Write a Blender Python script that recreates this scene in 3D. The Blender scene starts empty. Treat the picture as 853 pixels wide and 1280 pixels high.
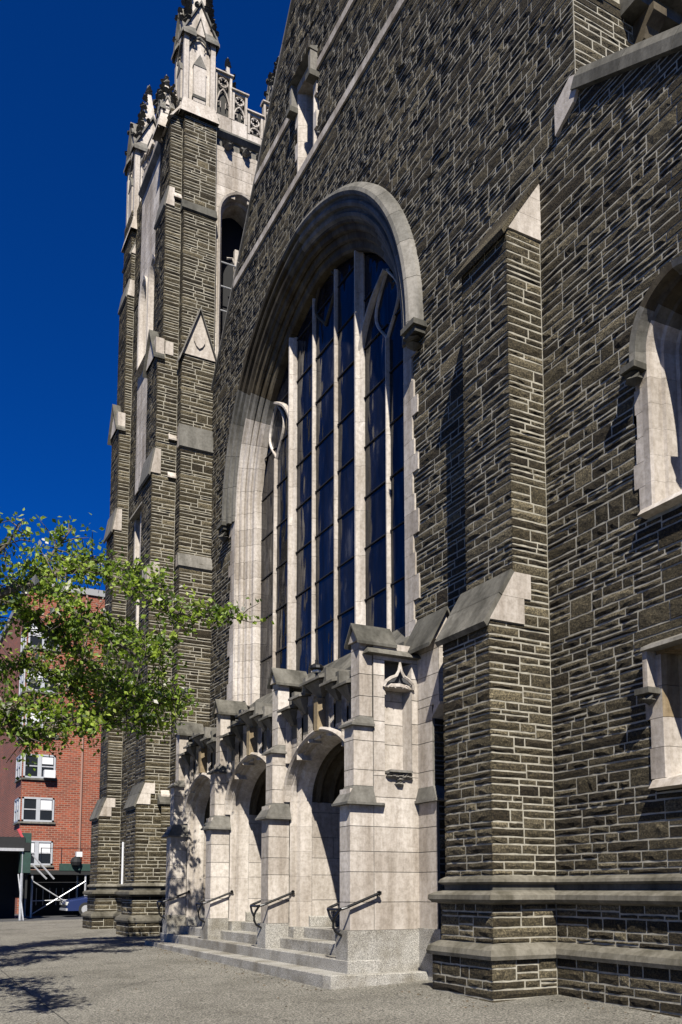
import bpy, math, random
from math import sin, cos, pi, radians, sqrt, acos, atan2
from mathutils import Vector, Matrix
S = bpy.context.scene
COL = S.collection
RND = random.Random(7)

# ------------------------------------------------------------------ camera
FPX, CX, CY, WPX, HPX = 1117.0, 426.5, 993.0, 853.0, 1280.0
PITCH, YAW, EYE = radians(6.081), radians(27.369), 1.4
FW = Vector((-cos(YAW)*cos(PITCH), sin(YAW)*cos(PITCH), sin(PITCH)))
RT = Vector((sin(YAW), cos(YAW), 0))
UP = RT.cross(FW)
CAMP = Vector((0, 0, EYE))
cd = bpy.data.cameras.new('camera'); cam = bpy.data.objects.new('camera', cd); COL.objects.link(cam)
m = Matrix((RT, UP, -FW)).transposed().to_4x4(); m.translation = CAMP
cam.matrix_world = m
cd.sensor_fit = 'VERTICAL'; cd.sensor_height = 36; cd.sensor_width = 24
cd.lens = FPX/HPX*36; cd.shift_y = (CY-HPX/2)/HPX
cd.clip_start = 0.1; cd.clip_end = 2000
S.camera = cam

def ray(x, y): return FW*FPX + RT*(x-CX) + UP*(CY-y)
def onX(x, y, X): d = ray(x, y); return CAMP + d*((X)/d.x)
def onY(x, y, Y): d = ray(x, y); return CAMP + d*(Y/d.y)
def proj(p):
    v = Vector(p)-CAMP; w = v.dot(FW)
    if w < .1: return None
    return (CX+FPX*v.dot(RT)/w, CY-FPX*v.dot(UP)/w)

# ------------------------------------------------------------------ world and sun
SUNV = Vector((2.24, -1.0, 2.57)).normalized()      # towards the sun
w = bpy.data.worlds.new('World'); S.world = w; w.use_nodes = True
nt = w.node_tree; nt.nodes.clear()
out = nt.nodes.new('ShaderNodeOutputWorld'); bg = nt.nodes.new('ShaderNodeBackground')
sky = nt.nodes.new('ShaderNodeTexSky'); sky.sky_type = 'NISHITA'; sky.sun_disc = False
sky.sun_elevation = math.asin(SUNV.z); sky.sun_rotation = atan2(SUNV.x, SUNV.y)
sky.air_density = 1.0; sky.dust_density = 0.0; sky.ozone_density = 3.0; sky.altitude = 2500
mul = nt.nodes.new('ShaderNodeMix'); mul.data_type = 'RGBA'; mul.blend_type = 'MULTIPLY'
mul.inputs[0].default_value = 1.0; mul.inputs[7].default_value = (0.009, 0.27, 0.76, 1)
nt.links.new(sky.outputs[0], mul.inputs[6]); nt.links.new(mul.outputs[2], bg.inputs[0])
bg.inputs[1].default_value = 0.07
nt.links.new(bg.outputs[0], out.inputs[0])
sl = bpy.data.lights.new('sun', 'SUN'); sl.energy = 5.0; sl.angle = radians(0.5); sl.color = (1.0, .95, .86)
so = bpy.data.objects.new('sun', sl); COL.objects.link(so); so.location = (20, -10, 40)
so.rotation_euler = SUNV.to_track_quat('Z', 'Y').to_euler()
S.view_settings.view_transform = 'Standard'; S.view_settings.look = 'None'
S.view_settings.exposure = 0.98; S.view_settings.gamma = 1.0
S.render.engine = 'CYCLES'
S.cycles.diffuse_bounces = 1; S.cycles.max_bounces = 6

# ------------------------------------------------------------------ materials
ALB = .74
def mat(name, build):
    m = bpy.data.materials.new(name); m.use_nodes = True
    n = m.node_tree; b = n.nodes['Principled BSDF']
    build(n, b)
    # overall albedo of the place (kept realistic; the exposure is set for it)
    bc = b.inputs['Base Color']
    if bc.is_linked:
        src = bc.links[0].from_socket
        x = n.nodes.new('ShaderNodeMix'); x.data_type = 'RGBA'; x.blend_type = 'MULTIPLY'; x.inputs[0].default_value = 1
        x.inputs[7].default_value = (ALB, ALB*.995, ALB*.985, 1); n.links.new(src, x.inputs[6]); n.links.new(x.outputs[2], bc)
    else:
        v = bc.default_value; bc.default_value = (v[0]*ALB, v[1]*ALB, v[2]*ALB, 1)
    return m
def node(n, t, **k):
    o = n.nodes.new(t)
    for a, v in k.items(): setattr(o, a, v)
    return o
def pos(n): return node(n, 'ShaderNodeNewGeometry').outputs['Position']
def noise(n, scale, detail=4, rough=.6, vec=None, stretch=None):
    t = node(n, 'ShaderNodeTexNoise'); t.inputs['Scale'].default_value = scale
    t.inputs['Detail'].default_value = detail; t.inputs['Roughness'].default_value = rough
    v = vec or pos(n)
    if stretch:
        mp = node(n, 'ShaderNodeMapping'); mp.inputs['Scale'].default_value = stretch
        n.links.new(v, mp.inputs[0]); v = mp.outputs[0]
    n.links.new(v, t.inputs['Vector']); return t.outputs['Fac']
def ramp(n, src, stops):
    r = node(n, 'ShaderNodeValToRGB'); e = r.color_ramp.elements
    while len(e) < len(stops): e.new(.5)
    for i, (p, c) in enumerate(stops):
        e[i].position = p; e[i].color = (c[0], c[1], c[2], 1) if len(c) < 4 else c
    n.links.new(src, r.inputs[0]); return r.outputs[0]
def mix(n, a, b, fac, mode='MIX'):
    x = node(n, 'ShaderNodeMix', data_type='RGBA', blend_type=mode)
    for s, v in ((0, fac), (6, a), (7, b)):
        if isinstance(v, (int, float)): x.inputs[s].default_value = v
        elif isinstance(v, tuple): x.inputs[s].default_value = (*v, 1)[:4]
        else: n.links.new(v, x.inputs[s])
    return x.outputs[2]
def bump(n, b, src, strength, dist, prev=None):
    u = node(n, 'ShaderNodeBump'); u.inputs['Strength'].default_value = strength
    u.inputs['Distance'].default_value = dist
    n.links.new(src, u.inputs['Height'])
    if prev: n.links.new(prev, u.inputs['Normal'])
    n.links.new(u.outputs[0], b.inputs['Normal']); return u.outputs[0]

def b_schist(n, b):
    at = node(n, 'ShaderNodeAttribute', attribute_name='tone')
    c = ramp(n, at.outputs['Fac'], [(0, (.024, .019, .012)), (.35, (.042, .035, .022)), (.65, (.062, .053, .035)), (.88, (.090, .078, .054)), (1, (.14, .122, .085))])
    g = ramp(n, noise(n, 34, 6, .85), [(.34, (.16, .15, .13)), (.5, (.9, .88, .84)), (.66, (3.0, 2.9, 2.65))])
    c = mix(n, c, g, 1.0, 'MULTIPLY')
    big = ramp(n, noise(n, .5, 5, .6), [(.3, (.62, .61, .60)), (.7, (1.35, 1.33, 1.25))])
    c = mix(n, c, big, 1.0, 'MULTIPLY')
    n.links.new(c, b.inputs['Base Color']); b.inputs['Roughness'].default_value = .92
    b.inputs['Specular IOR Level'].default_value = .25
    p = bump(n, b, noise(n, 9, 5, .7, stretch=(1, 1, 2.2)), .9, .035)
    bump(n, b, noise(n, 55, 4, .8), 1.0, .014, p)
SCHIST = mat('schist', b_schist)
def b_mortar(n, b):
    c = ramp(n, noise(n, 6, 5, .7), [(.3, (.21, .195, .155)), (.7, (.46, .43, .35))])
    n.links.new(c, b.inputs['Base Color']); b.inputs['Roughness'].default_value = .95
    bump(n, b, noise(n, 80, 3), .5, .006)
MORTAR = mat('mortar', b_mortar)
def limestone(name, lo, hi, dirt):
    def f(n, b):
        at = node(n, 'ShaderNodeAttribute', attribute_name='tone')
        c = ramp(n, at.outputs['Fac'], [(0, lo), (1, hi)])
        s = ramp(n, noise(n, 1.6, 6, .65, stretch=(1.6, 1.6, .22)), [(.35, dirt), (.62, (1, 1, 1))])
        c = mix(n, c, s, 1.0, 'MULTIPLY')
        g = ramp(n, noise(n, 14, 5, .7), [(.3, (.70, .68, .64)), (.6, (1.06, 1.05, 1.03))])
        c = mix(n, c, g, 1.0, 'MULTIPLY')
        n.links.new(c, b.inputs['Base Color']); b.inputs['Roughness'].default_value = .85
        b.inputs['Specular IOR Level'].default_value = .3
        bump(n, b, noise(n, 45, 5, .7), .35, .008)
    return mat(name, f)
LIME = limestone('limestone', (.52, .475, .43), (.70, .65, .60), (.56, .53, .49))
LIMESTAIN = limestone('stained_limestone', (.32, .26, .17), (.44, .37, .26), (.45, .37, .26))
SOOTSHADE = limestone('soot_and_shade_limestone', (.07, .058, .038), (.15, .125, .082), (.4, .34, .25))  # soot tone, with the shade of sheltered stone put into the colour
LIMEW = limestone('weathered_limestone', (.16, .155, .14), (.28, .265, .24), (.5, .5, .48))
PLM = limestone('weathered_plinth_stone', (.14, .13, .105), (.22, .205, .17), (.42, .41, .36))
GREYCAP = limestone('grey_lichened_stone', (.10, .097, .083), (.20, .19, .165), (.36, .36, .34))
def b_granite(n, b):
    c = ramp(n, noise(n, 70, 3, .8), [(.35, (.11, .103, .094)), (.5, (.34, .325, .29)), (.65, (.60, .575, .52))])
    g = ramp(n, noise(n, 2.2, 5, .6), [(.35, (.55, .52, .46)), (.6, (1, 1, 1))])
    n.links.new(mix(n, c, g, 1.0, 'MULTIPLY'), b.inputs['Base Color']); b.inputs['Roughness'].default_value = .75
    bump(n, b, noise(n, 90, 3), .4, .004)
GRANITE = mat('granite', b_granite)
def b_conc(n, b):
    c = ramp(n, noise(n, 38, 3, .85), [(.38, (.035, .033, .028)), (.5, (.16, .152, .13)), (.62, (.36, .345, .30))])
    g = ramp(n, noise(n, .7, 7, .7), [(.32, (.60, .58, .53)), (.5, (.98, .96, .92)), (.7, (1.22, 1.2, 1.16))])
    n.links.new(mix(n, c, g, 1.0, 'MULTIPLY'), b.inputs['Base Color']); b.inputs['Roughness'].default_value = .9
    bump(n, b, noise(n, 60, 4, .8), .9, .012)
CONC = mat('exposed_aggregate', b_conc)
def plain(name, col, rough=.6, metal=0, spec=.5, var=0, bmp=0, sc=8):
    def f(n, b):
        if var:
            lo = tuple(c*(1-var) for c in col); hi = tuple(min(1, c*(1+var)) for c in col)
            n.links.new(ramp(n, noise(n, sc, 5, .7), [(.3, lo), (.7, hi)]), b.inputs['Base Color'])
        else: b.inputs['Base Color'].default_value = (*col, 1)
        b.inputs['Roughness'].default_value = rough; b.inputs['Metallic'].default_value = metal
        b.inputs['Specular IOR Level'].default_value = spec
        if bmp: bump(n, b, noise(n, sc*5, 4), bmp, .01)
    return mat(name, f)
ASPHALT = plain('asphalt', (.06, .06, .062), .9, var=.4, sc=20)
JOINT = plain('dark_joint', (.05, .047, .04), .95, var=.3)
IRON = plain('black_iron', (.012, .012, .013), .38, .3, var=.3, sc=30)
DARK = plain('dark_interior', (.012, .012, .013), .9)
LEADM = plain('lead_bar', (.02, .02, .022), .6, .3)
ROOF = plain('roof_slate', (.06, .062, .068), .7, var=.3, sc=5)
DOOR = plain('oak_door', (.07, .035, .018), .55, var=.35, sc=6, bmp=.3)
SHEDBLK = plain('black_plywood', (.008, .009, .010), .8, var=.3)
SHEDGRN = plain('green_plywood', (.012, .045, .035), .7, var=.3)
GALV = plain('galvanised_pipe', (.55, .56, .58), .45, .4, var=.2, sc=14)
WHITE = plain('white_paint', (.72, .73, .75), .5, var=.08)
CARBLUE = plain('car_paint_blue', (.03, .05, .16), .25, .3, .6)
CARGL = plain('car_glass', (.01, .012, .015), .08, 0, .6)
RUBBER = plain('rubber', (.015, .015, .015), .8)
PINK = plain('red_pipe', (.6, .09, .10), .5)
BULB = plain('lens', (.7, .7, .66), .2)
def b_glass(n, b):
    at = node(n, 'ShaderNodeAttribute', attribute_name='tone')
    c = ramp(n, noise(n, 1.3, 5, .7, stretch=(1.5, 1, .4)), [(.45, (.005, .006, .010)), (.60, (.012, .014, .022)), (.70, (.06, .062, .07))])  # pale streaks are reflections painted into the base colour
    n.links.new(c, b.inputs['Base Color']); b.inputs['Roughness'].default_value = .09
    b.inputs['Specular IOR Level'].default_value = .22; b.inputs['IOR'].default_value = 1.5
    bump(n, b, noise(n, 1.4, 2, .5, stretch=(1.4, 1, .45)), .45, .13)
GLASS = mat('leaded_glass', b_glass)
def b_wglass(n, b):
    b.inputs['Base Color'].default_value = (.02, .024, .03, 1); b.inputs['Roughness'].default_value = .05
    b.inputs['Specular IOR Level'].default_value = .7
WGLASS = mat('house_glass', b_wglass)
def b_brick(n, b):
    g = node(n, 'ShaderNodeNewGeometry')
    sp = node(n, 'ShaderNodeSeparateXYZ'); n.links.new(g.outputs['Position'], sp.inputs[0])
    ad = node(n, 'ShaderNodeMath', operation='ADD'); n.links.new(sp.outputs[0], ad.inputs[0]); n.links.new(sp.outputs[1], ad.inputs[1])
    cb = node(n, 'ShaderNodeCombineXYZ'); n.links.new(ad.outputs[0], cb.inputs[0]); n.links.new(sp.outputs[2], cb.inputs[1])
    t = node(n, 'ShaderNodeTexBrick'); n.links.new(cb.outputs[0], t.inputs['Vector'])
    t.inputs['Color1'].default_value = (.30, .066, .028, 1); t.inputs['Color2'].default_value = (.15, .036, .018, 1)
    t.inputs['Mortar'].default_value = (.30, .19, .14, 1); t.inputs['Scale'].default_value = 1.0
    t.inputs['Brick Width'].default_value = .30; t.inputs['Row Height'].default_value = .11
    t.inputs['Mortar Size'].default_value = .014; t.inputs['Bias'].default_value = -.1
    v = ramp(n, noise(n, .4, 4), [(.3, (.8, .8, .8)), (.7, (1.15, 1.12, 1.1))])
    n.links.new(mix(n, t.outputs['Color'], v, 1.0, 'MULTIPLY'), b.inputs['Base Color']); b.inputs['Roughness'].default_value = .9
    bump(n, b, t.outputs['Fac'], -.5, .02)
BRICK = mat('red_brick', b_brick)
def b_leaf(n, b):
    at = node(n, 'ShaderNodeAttribute', attribute_name='tone')
    c = ramp(n, at.outputs['Fac'], [(0, (.05, .10, .010)), (.45, (.17, .27, .018)), (.8, (.36, .48, .05)), (.9, (.48, .56, .14)), (.92, (.62, .62, .52)), (1, (.75, .74, .66))])
    n.links.new(c, b.inputs['Base Color']); b.inputs['Roughness'].default_value = .55
    tr = node(n, 'ShaderNodeBsdfTranslucent'); n.links.new(c, tr.inputs[0])
    ms = node(n, 'ShaderNodeMixShader'); ms.inputs[0].default_value = .45
    n.links.new(b.outputs[0], ms.inputs[1]); n.links.new(tr.outputs[0], ms.inputs[2])
    n.links.new(ms.outputs[0], n.nodes['Material Output'].inputs[0])
LEAF = mat('leaf', b_leaf)
BARK = plain('bark', (.12, .10, .08), .9, var=.5, sc=14, bmp=.8)

# ------------------------------------------------------------------ mesh helpers
class MB:
    def __init__(s): s.v = []; s.f = []; s.t = []; s.m = []
    def add(s, vs, fs, tone=.5, m=0):
        k = len(s.v); s.v += [tuple(p) for p in vs]
        for f in fs: s.f.append([k+i for i in f]); s.t.append(tone); s.m.append(m)
        return s
    def box(s, x0, x1, y0, y1, z0, z1, tone=None, m=0):
        return s.prism([(x0, y0), (x1, y0), (x1, y1), (x0, y1)], z0, z1, tone, m)
    def prism(s, plan, z0, z1, tone=None, m=0):
        n = len(plan)
        vs = [(x, y, z0) for x, y in plan]+[(x, y, z1) for x, y in plan]
        fs = [[i, (i+1) % n, n+(i+1) % n, n+i] for i in range(n)]+[list(range(n))[::-1], list(range(n, 2*n))]
        return s.add(vs, fs, RND.random() if tone is None else tone, m)
    def ext(s, poly, vec, tone=None, m=0):
        n = len(poly); vec = Vector(vec)
        vs = [Vector(p) for p in poly]+[Vector(p)+vec for p in poly]
        fs = [[i, (i+1) % n, n+(i+1) % n, n+i] for i in range(n)]+[list(range(n))[::-1], list(range(n, 2*n))]
        return s.add(vs, fs, RND.random() if tone is None else tone, m)
    def bar(s, a, b, r, n=6, r2=None, tone=None, m=0):
        a = Vector(a); b = Vector(b); d = (b-a)
        if d.length < 1e-6: return s
        q = d.to_track_quat('Z', 'Y'); r2 = r if r2 is None else r2
        vs = []
        for p, rr in ((a, r), (b, r2)):
            for i in range(n):
                t = 2*pi*i/n; vs.append(p+q @ Vector((rr*cos(t), rr*sin(t), 0)))
        fs = [[i, (i+1) % n, n+(i+1) % n, n+i] for i in range(n)]+[list(range(n))[::-1], list(range(n, 2*n))]
        return s.add(vs, fs, RND.random() if tone is None else tone, m)
    def tube(s, pts, rad, n=6, tone=.5, m=0):
        pts = [Vector(p) for p in pts]; vs = []; fs = []
        rs = rad if isinstance(rad, list) else [rad]*len(pts)
        for k, p in enumerate(pts):
            d = pts[min(k+1, len(pts)-1)]-pts[max(k-1, 0)]
            q = d.to_track_quat('Z', 'Y')
            for i in range(n):
                t = 2*pi*i/n; vs.append(p+q @ Vector((rs[k]*cos(t), rs[k]*sin(t), 0)))
        for k in range(len(pts)-1):
            for i in range(n):
                fs.append([k*n+i, k*n+(i+1) % n, (k+1)*n+(i+1) % n, (k+1)*n+i])
        fs += [list(range(n))[::-1], list(range((len(pts)-1)*n, len(pts)*n))]
        return s.add(vs, fs, tone, m)
    def lathe(s, c, prof, n=10, tone=.5, m=0):
        c = Vector(c); vs = []; fs = []
        for r, z in prof:
            for i in range(n):
                t = 2*pi*i/n; vs.append(c+Vector((r*cos(t), r*sin(t), z)))
        for k in range(len(prof)-1):
            for i in range(n): fs.append([k*n+i, k*n+(i+1) % n, (k+1)*n+(i+1) % n, (k+1)*n+i])
        return s.add(vs, fs, tone, m)
    def blob(s, c, r, tone=.5, m=0, sq=(1, 1, 1), rnd=None):
        c = Vector(c); R = rnd or RND
        vs = [(0, 0, 1)]; 
        for z, rr in ((.5, .87), (-.3, .95)):
            for i in range(6):
                t = 2*pi*i/6+(z*2); vs.append((rr*cos(t), rr*sin(t), z))
        vs.append((0, 0, -1))
        vs = [c+Vector([v[j]*r*sq[j]*R.uniform(.8, 1.2) for j in range(3)]) for v in vs]
        fs = [[0, 1+i, 1+(i+1) % 6] for i in range(6)]+[[1+i, 7+i, 7+(i+1) % 6, 1+(i+1) % 6] for i in range(6)]+[[13, 7+(i+1) % 6, 7+i] for i in range(6)]
        return s.add(vs, fs, tone, m)
    def build(s, name, mats, parent=None, smooth=False, props=None):
        me = bpy.data.meshes.new(name); me.from_pydata(s.v, [], s.f)
        for mm in (mats if isinstance(mats, (list, tuple)) else [mats]): me.materials.append(mm)
        a = me.attributes.new('tone', 'FLOAT', 'FACE'); a.data.foreach_set('value', s.t)
        me.polygons.foreach_set('material_index', s.m)
        if smooth: me.polygons.foreach_set('use_smooth', [True]*len(s.f))
        me.update()
        o = bpy.data.objects.new(name, me); COL.objects.link(o)
        if parent: o.parent = parent; 
        if parent and parent.type == 'EMPTY' : o.matrix_parent_inverse = Matrix.Translation(-parent.location)
        elif parent: o.matrix_parent_inverse = parent_world(parent).inverted()
        for k, v in (props or {}).items(): o[k] = v
        return o
def parent_world(o):
    m = Matrix.Translation(o.location)
    if o.parent: return parent_world(o.parent) @ o.matrix_parent_inverse @ m
    return m
def thing(name, loc, label, cat, group=None):
    o = bpy.data.objects.new(name, None); COL.objects.link(o); o.location = loc; o.empty_display_size = .3
    o['label'] = label; o['category'] = cat
    if group: o['group'] = group
    return o
def tag(o, label, cat, group=None, kind=None):
    if label: o['label'] = label
    if cat: o['category'] = cat
    if group: o['group'] = group
    if kind: o['kind'] = kind
    return o
def lerp(a, b, t): return a+(b-a)*t

# ------------------------------------------------------------------ masonry
BLOCKS = []     # (kind, parent, corners[4] (world, bl br tr tl), normal, tone, corner flags, material)
def make_levels(seed, lo, hi, z1):
    r = random.Random(seed); z = -.9; L = [z]
    while z < z1: z += r.uniform(lo, hi); L.append(z)
    return L
LEV_ST = make_levels(3, .105, .27, 30)
LEV_LM = make_levels(5, .30, .46, 30)
def splits(r, n, lo=.28):
    if n == 1: return [0, 1]
    if n == 2: t = r.uniform(.33, .67); return [0, t, 1]
    a = r.uniform(.25, .4); b = r.uniform(.6, .75); return [0, a, b, 1]
def masonry(parent, O, u, n, F, z0, z1, kind='stone', seed=1, cl=False, cr=False, levels=None):
    """fill the face O + u*s + z with stones; F(z) -> [(a, b)] spans of s"""
    O = Vector(O); u = Vector(u); n = Vector(n)
    lime = kind != 'stone'
    L = levels or (LEV_LM if lime else LEV_ST)
    cuts = [z for z in L if z0+.05 < z < z1-.05]; cuts = [z0]+cuts+[z1]
    for bi in range(len(cuts)-1):
        za, zb = cuts[bi], cuts[bi+1]
        H = zb-za; zm = (za+zb)/2
        rb = random.Random(int(za*977)+(5 if lime else 0)); r = random.Random(int(za*1000)*31+seed*7919)
        nrow = 1 if (lime or H < .15) else (2 if H < .24 else rb.choice([2, 2, 3]))
        base = splits(rb, nrow)
        for si, (a, b) in enumerate(F(zm)):
            if b-a < .04: continue
            x = a; cells = []
            while x < b-1e-4:
                wd = r.uniform(.5, 1.0) if lime else r.uniform(.32, .98)
                if b-(x+wd) < .28: wd = b-x
                cells.append((x, x+wd)); x += wd
            for ci, (ca, cb) in enumerate(cells):
                first, last = ci == 0, ci == len(cells)-1
                if (first and cl and si == 0) or (last and cr): sp = base
                elif lime: sp = [0, 1]
                else:
                    k = 1 if H < .16 and r.random() < .6 else (1 if r.random() < .16 else (2 if H < .23 else r.choice([2, 2, 3])))
                    sp = splits(r, k)
                for k in range(len(sp)-1):
                    r0, r1 = za+H*sp[k], za+H*sp[k+1]
                    F0, F1 = F(r0+.002), F(r1-.002)
                    ok = len(F0) == len(F(zm)) and len(F1) == len(F(zm))
                    a0, b0 = F0[si] if ok else (a, b); a1, b1 = F1[si] if ok else (a, b)
                    xs = [ca]; W = cb-ca; h = r1-r0
                    if not lime:
                        x = ca
                        while W and cb-x > .5 and r.random() < .8:
                            x += r.uniform(.18, .55)
                            if cb-x < .16: break
                            xs.append(x)
                    elif W > .8 and r.random() < .3: xs.append(ca+W*r.uniform(.35, .6))
                    xs.append(cb)
                    for j in range(len(xs)-1):
                        p0 = p1 = xs[j]; q0 = q1 = xs[j+1]
                        fl = fr = False
                        if first and j == 0: p0, p1 = a0, a1; fl = cl and si == 0
                        else: p0 = max(p0, a0+.0); p1 = max(p1, a1)
                        if last and j == len(xs)-2: q0, q1 = b0, b1; fr = cr and si == len(F(zm))-1
                        else: q0 = min(q0, b0); q1 = min(q1, b1)
                        if q0-p0 < .03 and q1-p1 < .03: continue
                        q0 = max(q0, p0+.005); q1 = max(q1, p1+.005)
                        c = [O+u*p0+Vector((0, 0, r0)), O+u*q0+Vector((0, 0, r0)), O+u*q1+Vector((0, 0, r1)), O+u*p1+Vector((0, 0, r1))]
                        BLOCKS.append([kind, parent, c, n, u, r.random(), fl, fr])
def strips(mb, O, u, F, z0, z1, step=.25, tone=.5, m=0, extra=()):
    """backing sheet (mortar) with the same openings"""
    O = Vector(O); u = Vector(u); zs = [z0]
    while zs[-1] < z1-1e-6: zs.append(min(z1, zs[-1]+step))
    zs = sorted(set(zs) | set(e for e in extra if z0 < e < z1))
    for k in range(len(zs)-1):
        za, zb = zs[k], zs[k+1]; A, B, M = F(za+.001), F(zb-.001), F((za+zb)/2)
        if len(A) != len(M) or len(B) != len(M): A = B = M
        for (a0, b0), (a1, b1) in zip(A, B):
            mb.add([O+u*a0+Vector((0, 0, za)), O+u*b0+Vector((0, 0, za)), O+u*b1+Vector((0, 0, zb)), O+u*a1+Vector((0, 0, zb))], [[0, 1, 2, 3]], tone, m)
def sub(spans, a, b):
    o = []
    for s, e in spans:
        if b <= s or a >= e: o.append((s, e)); continue
        if a > s: o.append((s, a))
        if b < e: o.append((b, e))
    return o
def poly_area_px(c):
    P = [proj(p) for p in c]
    if None in P: return 0
    if not all(-8 < p[0] < WPX+8 and -8 < p[1] < HPX+8 for p in P): return 0
    return abs(sum(P[i][0]*P[(i+1) % 4][1]-P[(i+1) % 4][0]*P[i][1] for i in range(4)))/2
def stone_mesh(mb, blk, fine):
    kind, parent, c, n, u, tone, fl, fr = blk
    r = RND; lime = kind != 'stone'
    g = .0035 if lime else .0046
    zv = Vector((0, 0, 1)); D = .006 if lime else .009
    e0 = D if fl else -g; e1 = D if fr else -g
    bl, br, tr, tl = c
    bl = bl-u*e0+zv*g; tl = tl-u*e0-zv*g; br = br+u*e1+zv*g; tr = tr+u*e1-zv*g
    ins = .002 if lime else .009
    if lime or not fine:
        d = D if lime else D*r.uniform(.4, 1.5)
        fr0 = [p.copy() for p in (bl, br, tr, tl)]; back = [p-n*.02 for p in fr0]
        il = 0 if fl else ins; ir = 0 if fr else ins
        f4 = [bl+u*il+zv*ins, br-u*ir+zv*ins, tr-u*ir-zv*ins, tl+u*il-zv*ins]
        dl = D if fl else d; dr = D if fr else d
        f4 = [f4[0]+n*dl, f4[1]+n*dr, f4[2]+n*dr, f4[3]+n*dl]
        fs = [[4, 5, 6, 7], [0, 1, 5, 4], [2, 3, 7, 6]]
        if not fr: fs.append([1, 2, 6, 5])
        if not fl: fs.append([3, 0, 4, 7])
        mb.add(back+f4, fs, tone); return
    # rock-faced: rim of 8 points, 4 x 3 face grid with depth
    W = (br-bl).length; nx = 5 if W > .35 else 4; ny = 3
    pts = []
    for j in range(ny):
        for i in range(nx):
            s = i/(nx-1); t = j/(ny-1)
            p = lerp(lerp(bl, br, s), lerp(tl, tr, s), t)
            edge = (i in (0, nx-1)) or (j in (0, ny-1))
            d = r.uniform(.001, .008) if edge else r.uniform(.007, .028)
            if j == 0: p = p+zv*(ins+r.uniform(-.003, .005))
            if j == ny-1: p = p-zv*(ins+r.uniform(-.003, .005))
            if i == 0:
                if fl: d = D
                else: p = p+u*ins
            elif i == nx-1:
                if fr: d = D
                else: p = p-u*ins
            elif True: p = p+u*r.uniform(-.03, .03)
            if 0 < j < ny-1: p = p+zv*r.uniform(-.2, .2)*(tl-bl).length*.5
            pts.append(p+n*d)
    N = len(pts); fs = []
    for j in range(ny-1):
        for i in range(nx-1):
            a = j*nx+i
            if r.random() < .5: fs += [[a, a+1, a+nx+1], [a, a+nx+1, a+nx]]
            else: fs += [[a, a+1, a+nx], [a+1, a+nx+1, a+nx]]
    rim = list(range(nx))+[nx*j+nx-1 for j in range(1, ny)]+[nx*(ny-1)+i for i in range(nx-2, -1, -1)]+[nx*j for j in range(ny-2, 0, -1)]
    vs = pts[:]; K = len(rim)
    for q in rim:
        i = q % nx; j = q//nx; s = i/(nx-1); t = j/(ny-1)
        vs.append(lerp(lerp(bl, br, s), lerp(tl, tr, s), t)-n*.01)
    for k in range(K):
        q0, q1 = rim[k], rim[(k+1) % K]
        if fl and q0 % nx == 0 and q1 % nx == 0: continue
        if fr and q0 % nx == nx-1 and q1 % nx == nx-1: continue
        fs.append([N+k, N+(k+1) % K, q1, q0])
    mb.add(vs, fs, tone)

# ------------------------------------------------------------------ arches and sweeps
class Arch:
    def __init__(s, xc, a, c, zs, z0, kz=1.0): s.xc, s.a, s.c, s.zs, s.z0, s.kz = xc, a, c, zs, z0, kz
    def pt(s, off, q):           # q 0..1 left jamb, 1..2 left arc, 2..3 right arc, 3..4 right jamb
        sg = -1
        if q > 2: q = 4-q; sg = 1
        if q <= 1: return (s.xc+sg*(s.a-off), s.z0+(s.zs-s.z0)*q)
        R = s.a+s.c-off; th = (q-1)*acos(min(1, max(-1, s.c/R)))
        return (s.xc-sg*s.c+sg*R*cos(th), s.zs+R*sin(th)*s.kz)
    def half(s, off, z):         # half width of opening at height z
        if z <= s.zs: return s.a-off
        R = s.a+s.c-off; v = (z-s.zs)/s.kz
        if v >= R: return 0
        return max(0, sqrt(R*R-v*v)-s.c)
def P_front(x, y, z): return Vector((x, y, z))
def sweep(mb, arch, prof, q0, q1, n, tone=None, m=0, caps=True, map3=P_front, backpt=None):
    """prof: [(off, depth)]"""
    tone = RND.random() if tone is None else tone
    vs = []; k = len(prof)
    for i in range(n+1):
        q = lerp(q0, q1, i/n)
        for off, y in prof:
            x, z = arch.pt(off, q); vs.append(map3(x, y, z))
    fs = []
    for i in range(n):
        for j in range(k-1): fs.append([i*k+j, i*k+j+1, (i+1)*k+j+1, (i+1)*k+j])
    if caps:
        c0, c1 = list(range(k)), list(range(n*k, (n+1)*k))
        if backpt:
            for cc, q in ((c0, q0), (c1, q1)):
                x, z = arch.pt(backpt[0], q); vs.append(map3(x, backpt[1], z)); cc.append(len(vs)-1)
        fs += [c0, c1[::-1]]
    mb.add(vs, fs, tone, m)
def voussoirs(parent, name, arch, prof, qs, mat_, gap=.0006, n=3, back=False, map3=P_front, sootshade=None):
    if back:
        mb = MB(); p2 = [(o-.012 if i == 0 else o+.0, y+.012) for i, (o, y) in enumerate(prof)]
        for a, b in ((0, 1), (1, 2), (2, 3), (3, 4)): 
            if qs[0] < b and qs[-1] > a: sweep(mb, arch, p2, max(a, qs[0]), min(b, qs[-1]), 14 if a in (1, 2) else 1, .1, caps=False, map3=map3)
        mb.build('joint_bed', JOINT, parent)
    for a, b in zip(qs[:-1], qs[1:]):
        mb = MB(); sweep(mb, arch, prof, a+gap, b-gap, 1 if (b <= 1.001 or a >= 2.999) else n, map3=map3, backpt=(prof[0][0]-.06, prof[-1][1]))
        mm = (sootshade if a > 1.42 and b < 2.6 else LIMEW if a > 1.3 and b < 2.8 else mat_) if sootshade else mat_  # stones step darker towards the arch head: soot plus painted shade
        mb.build(name, mm, parent)
def arcq(nj, na):
    """nj jamb stones, na arc stones per side"""
    return [i/nj for i in range(nj)]+[1+i/na for i in range(na)]+[2+i/na for i in range(na)]+[3+i/nj for i in range(nj+1)]

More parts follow.
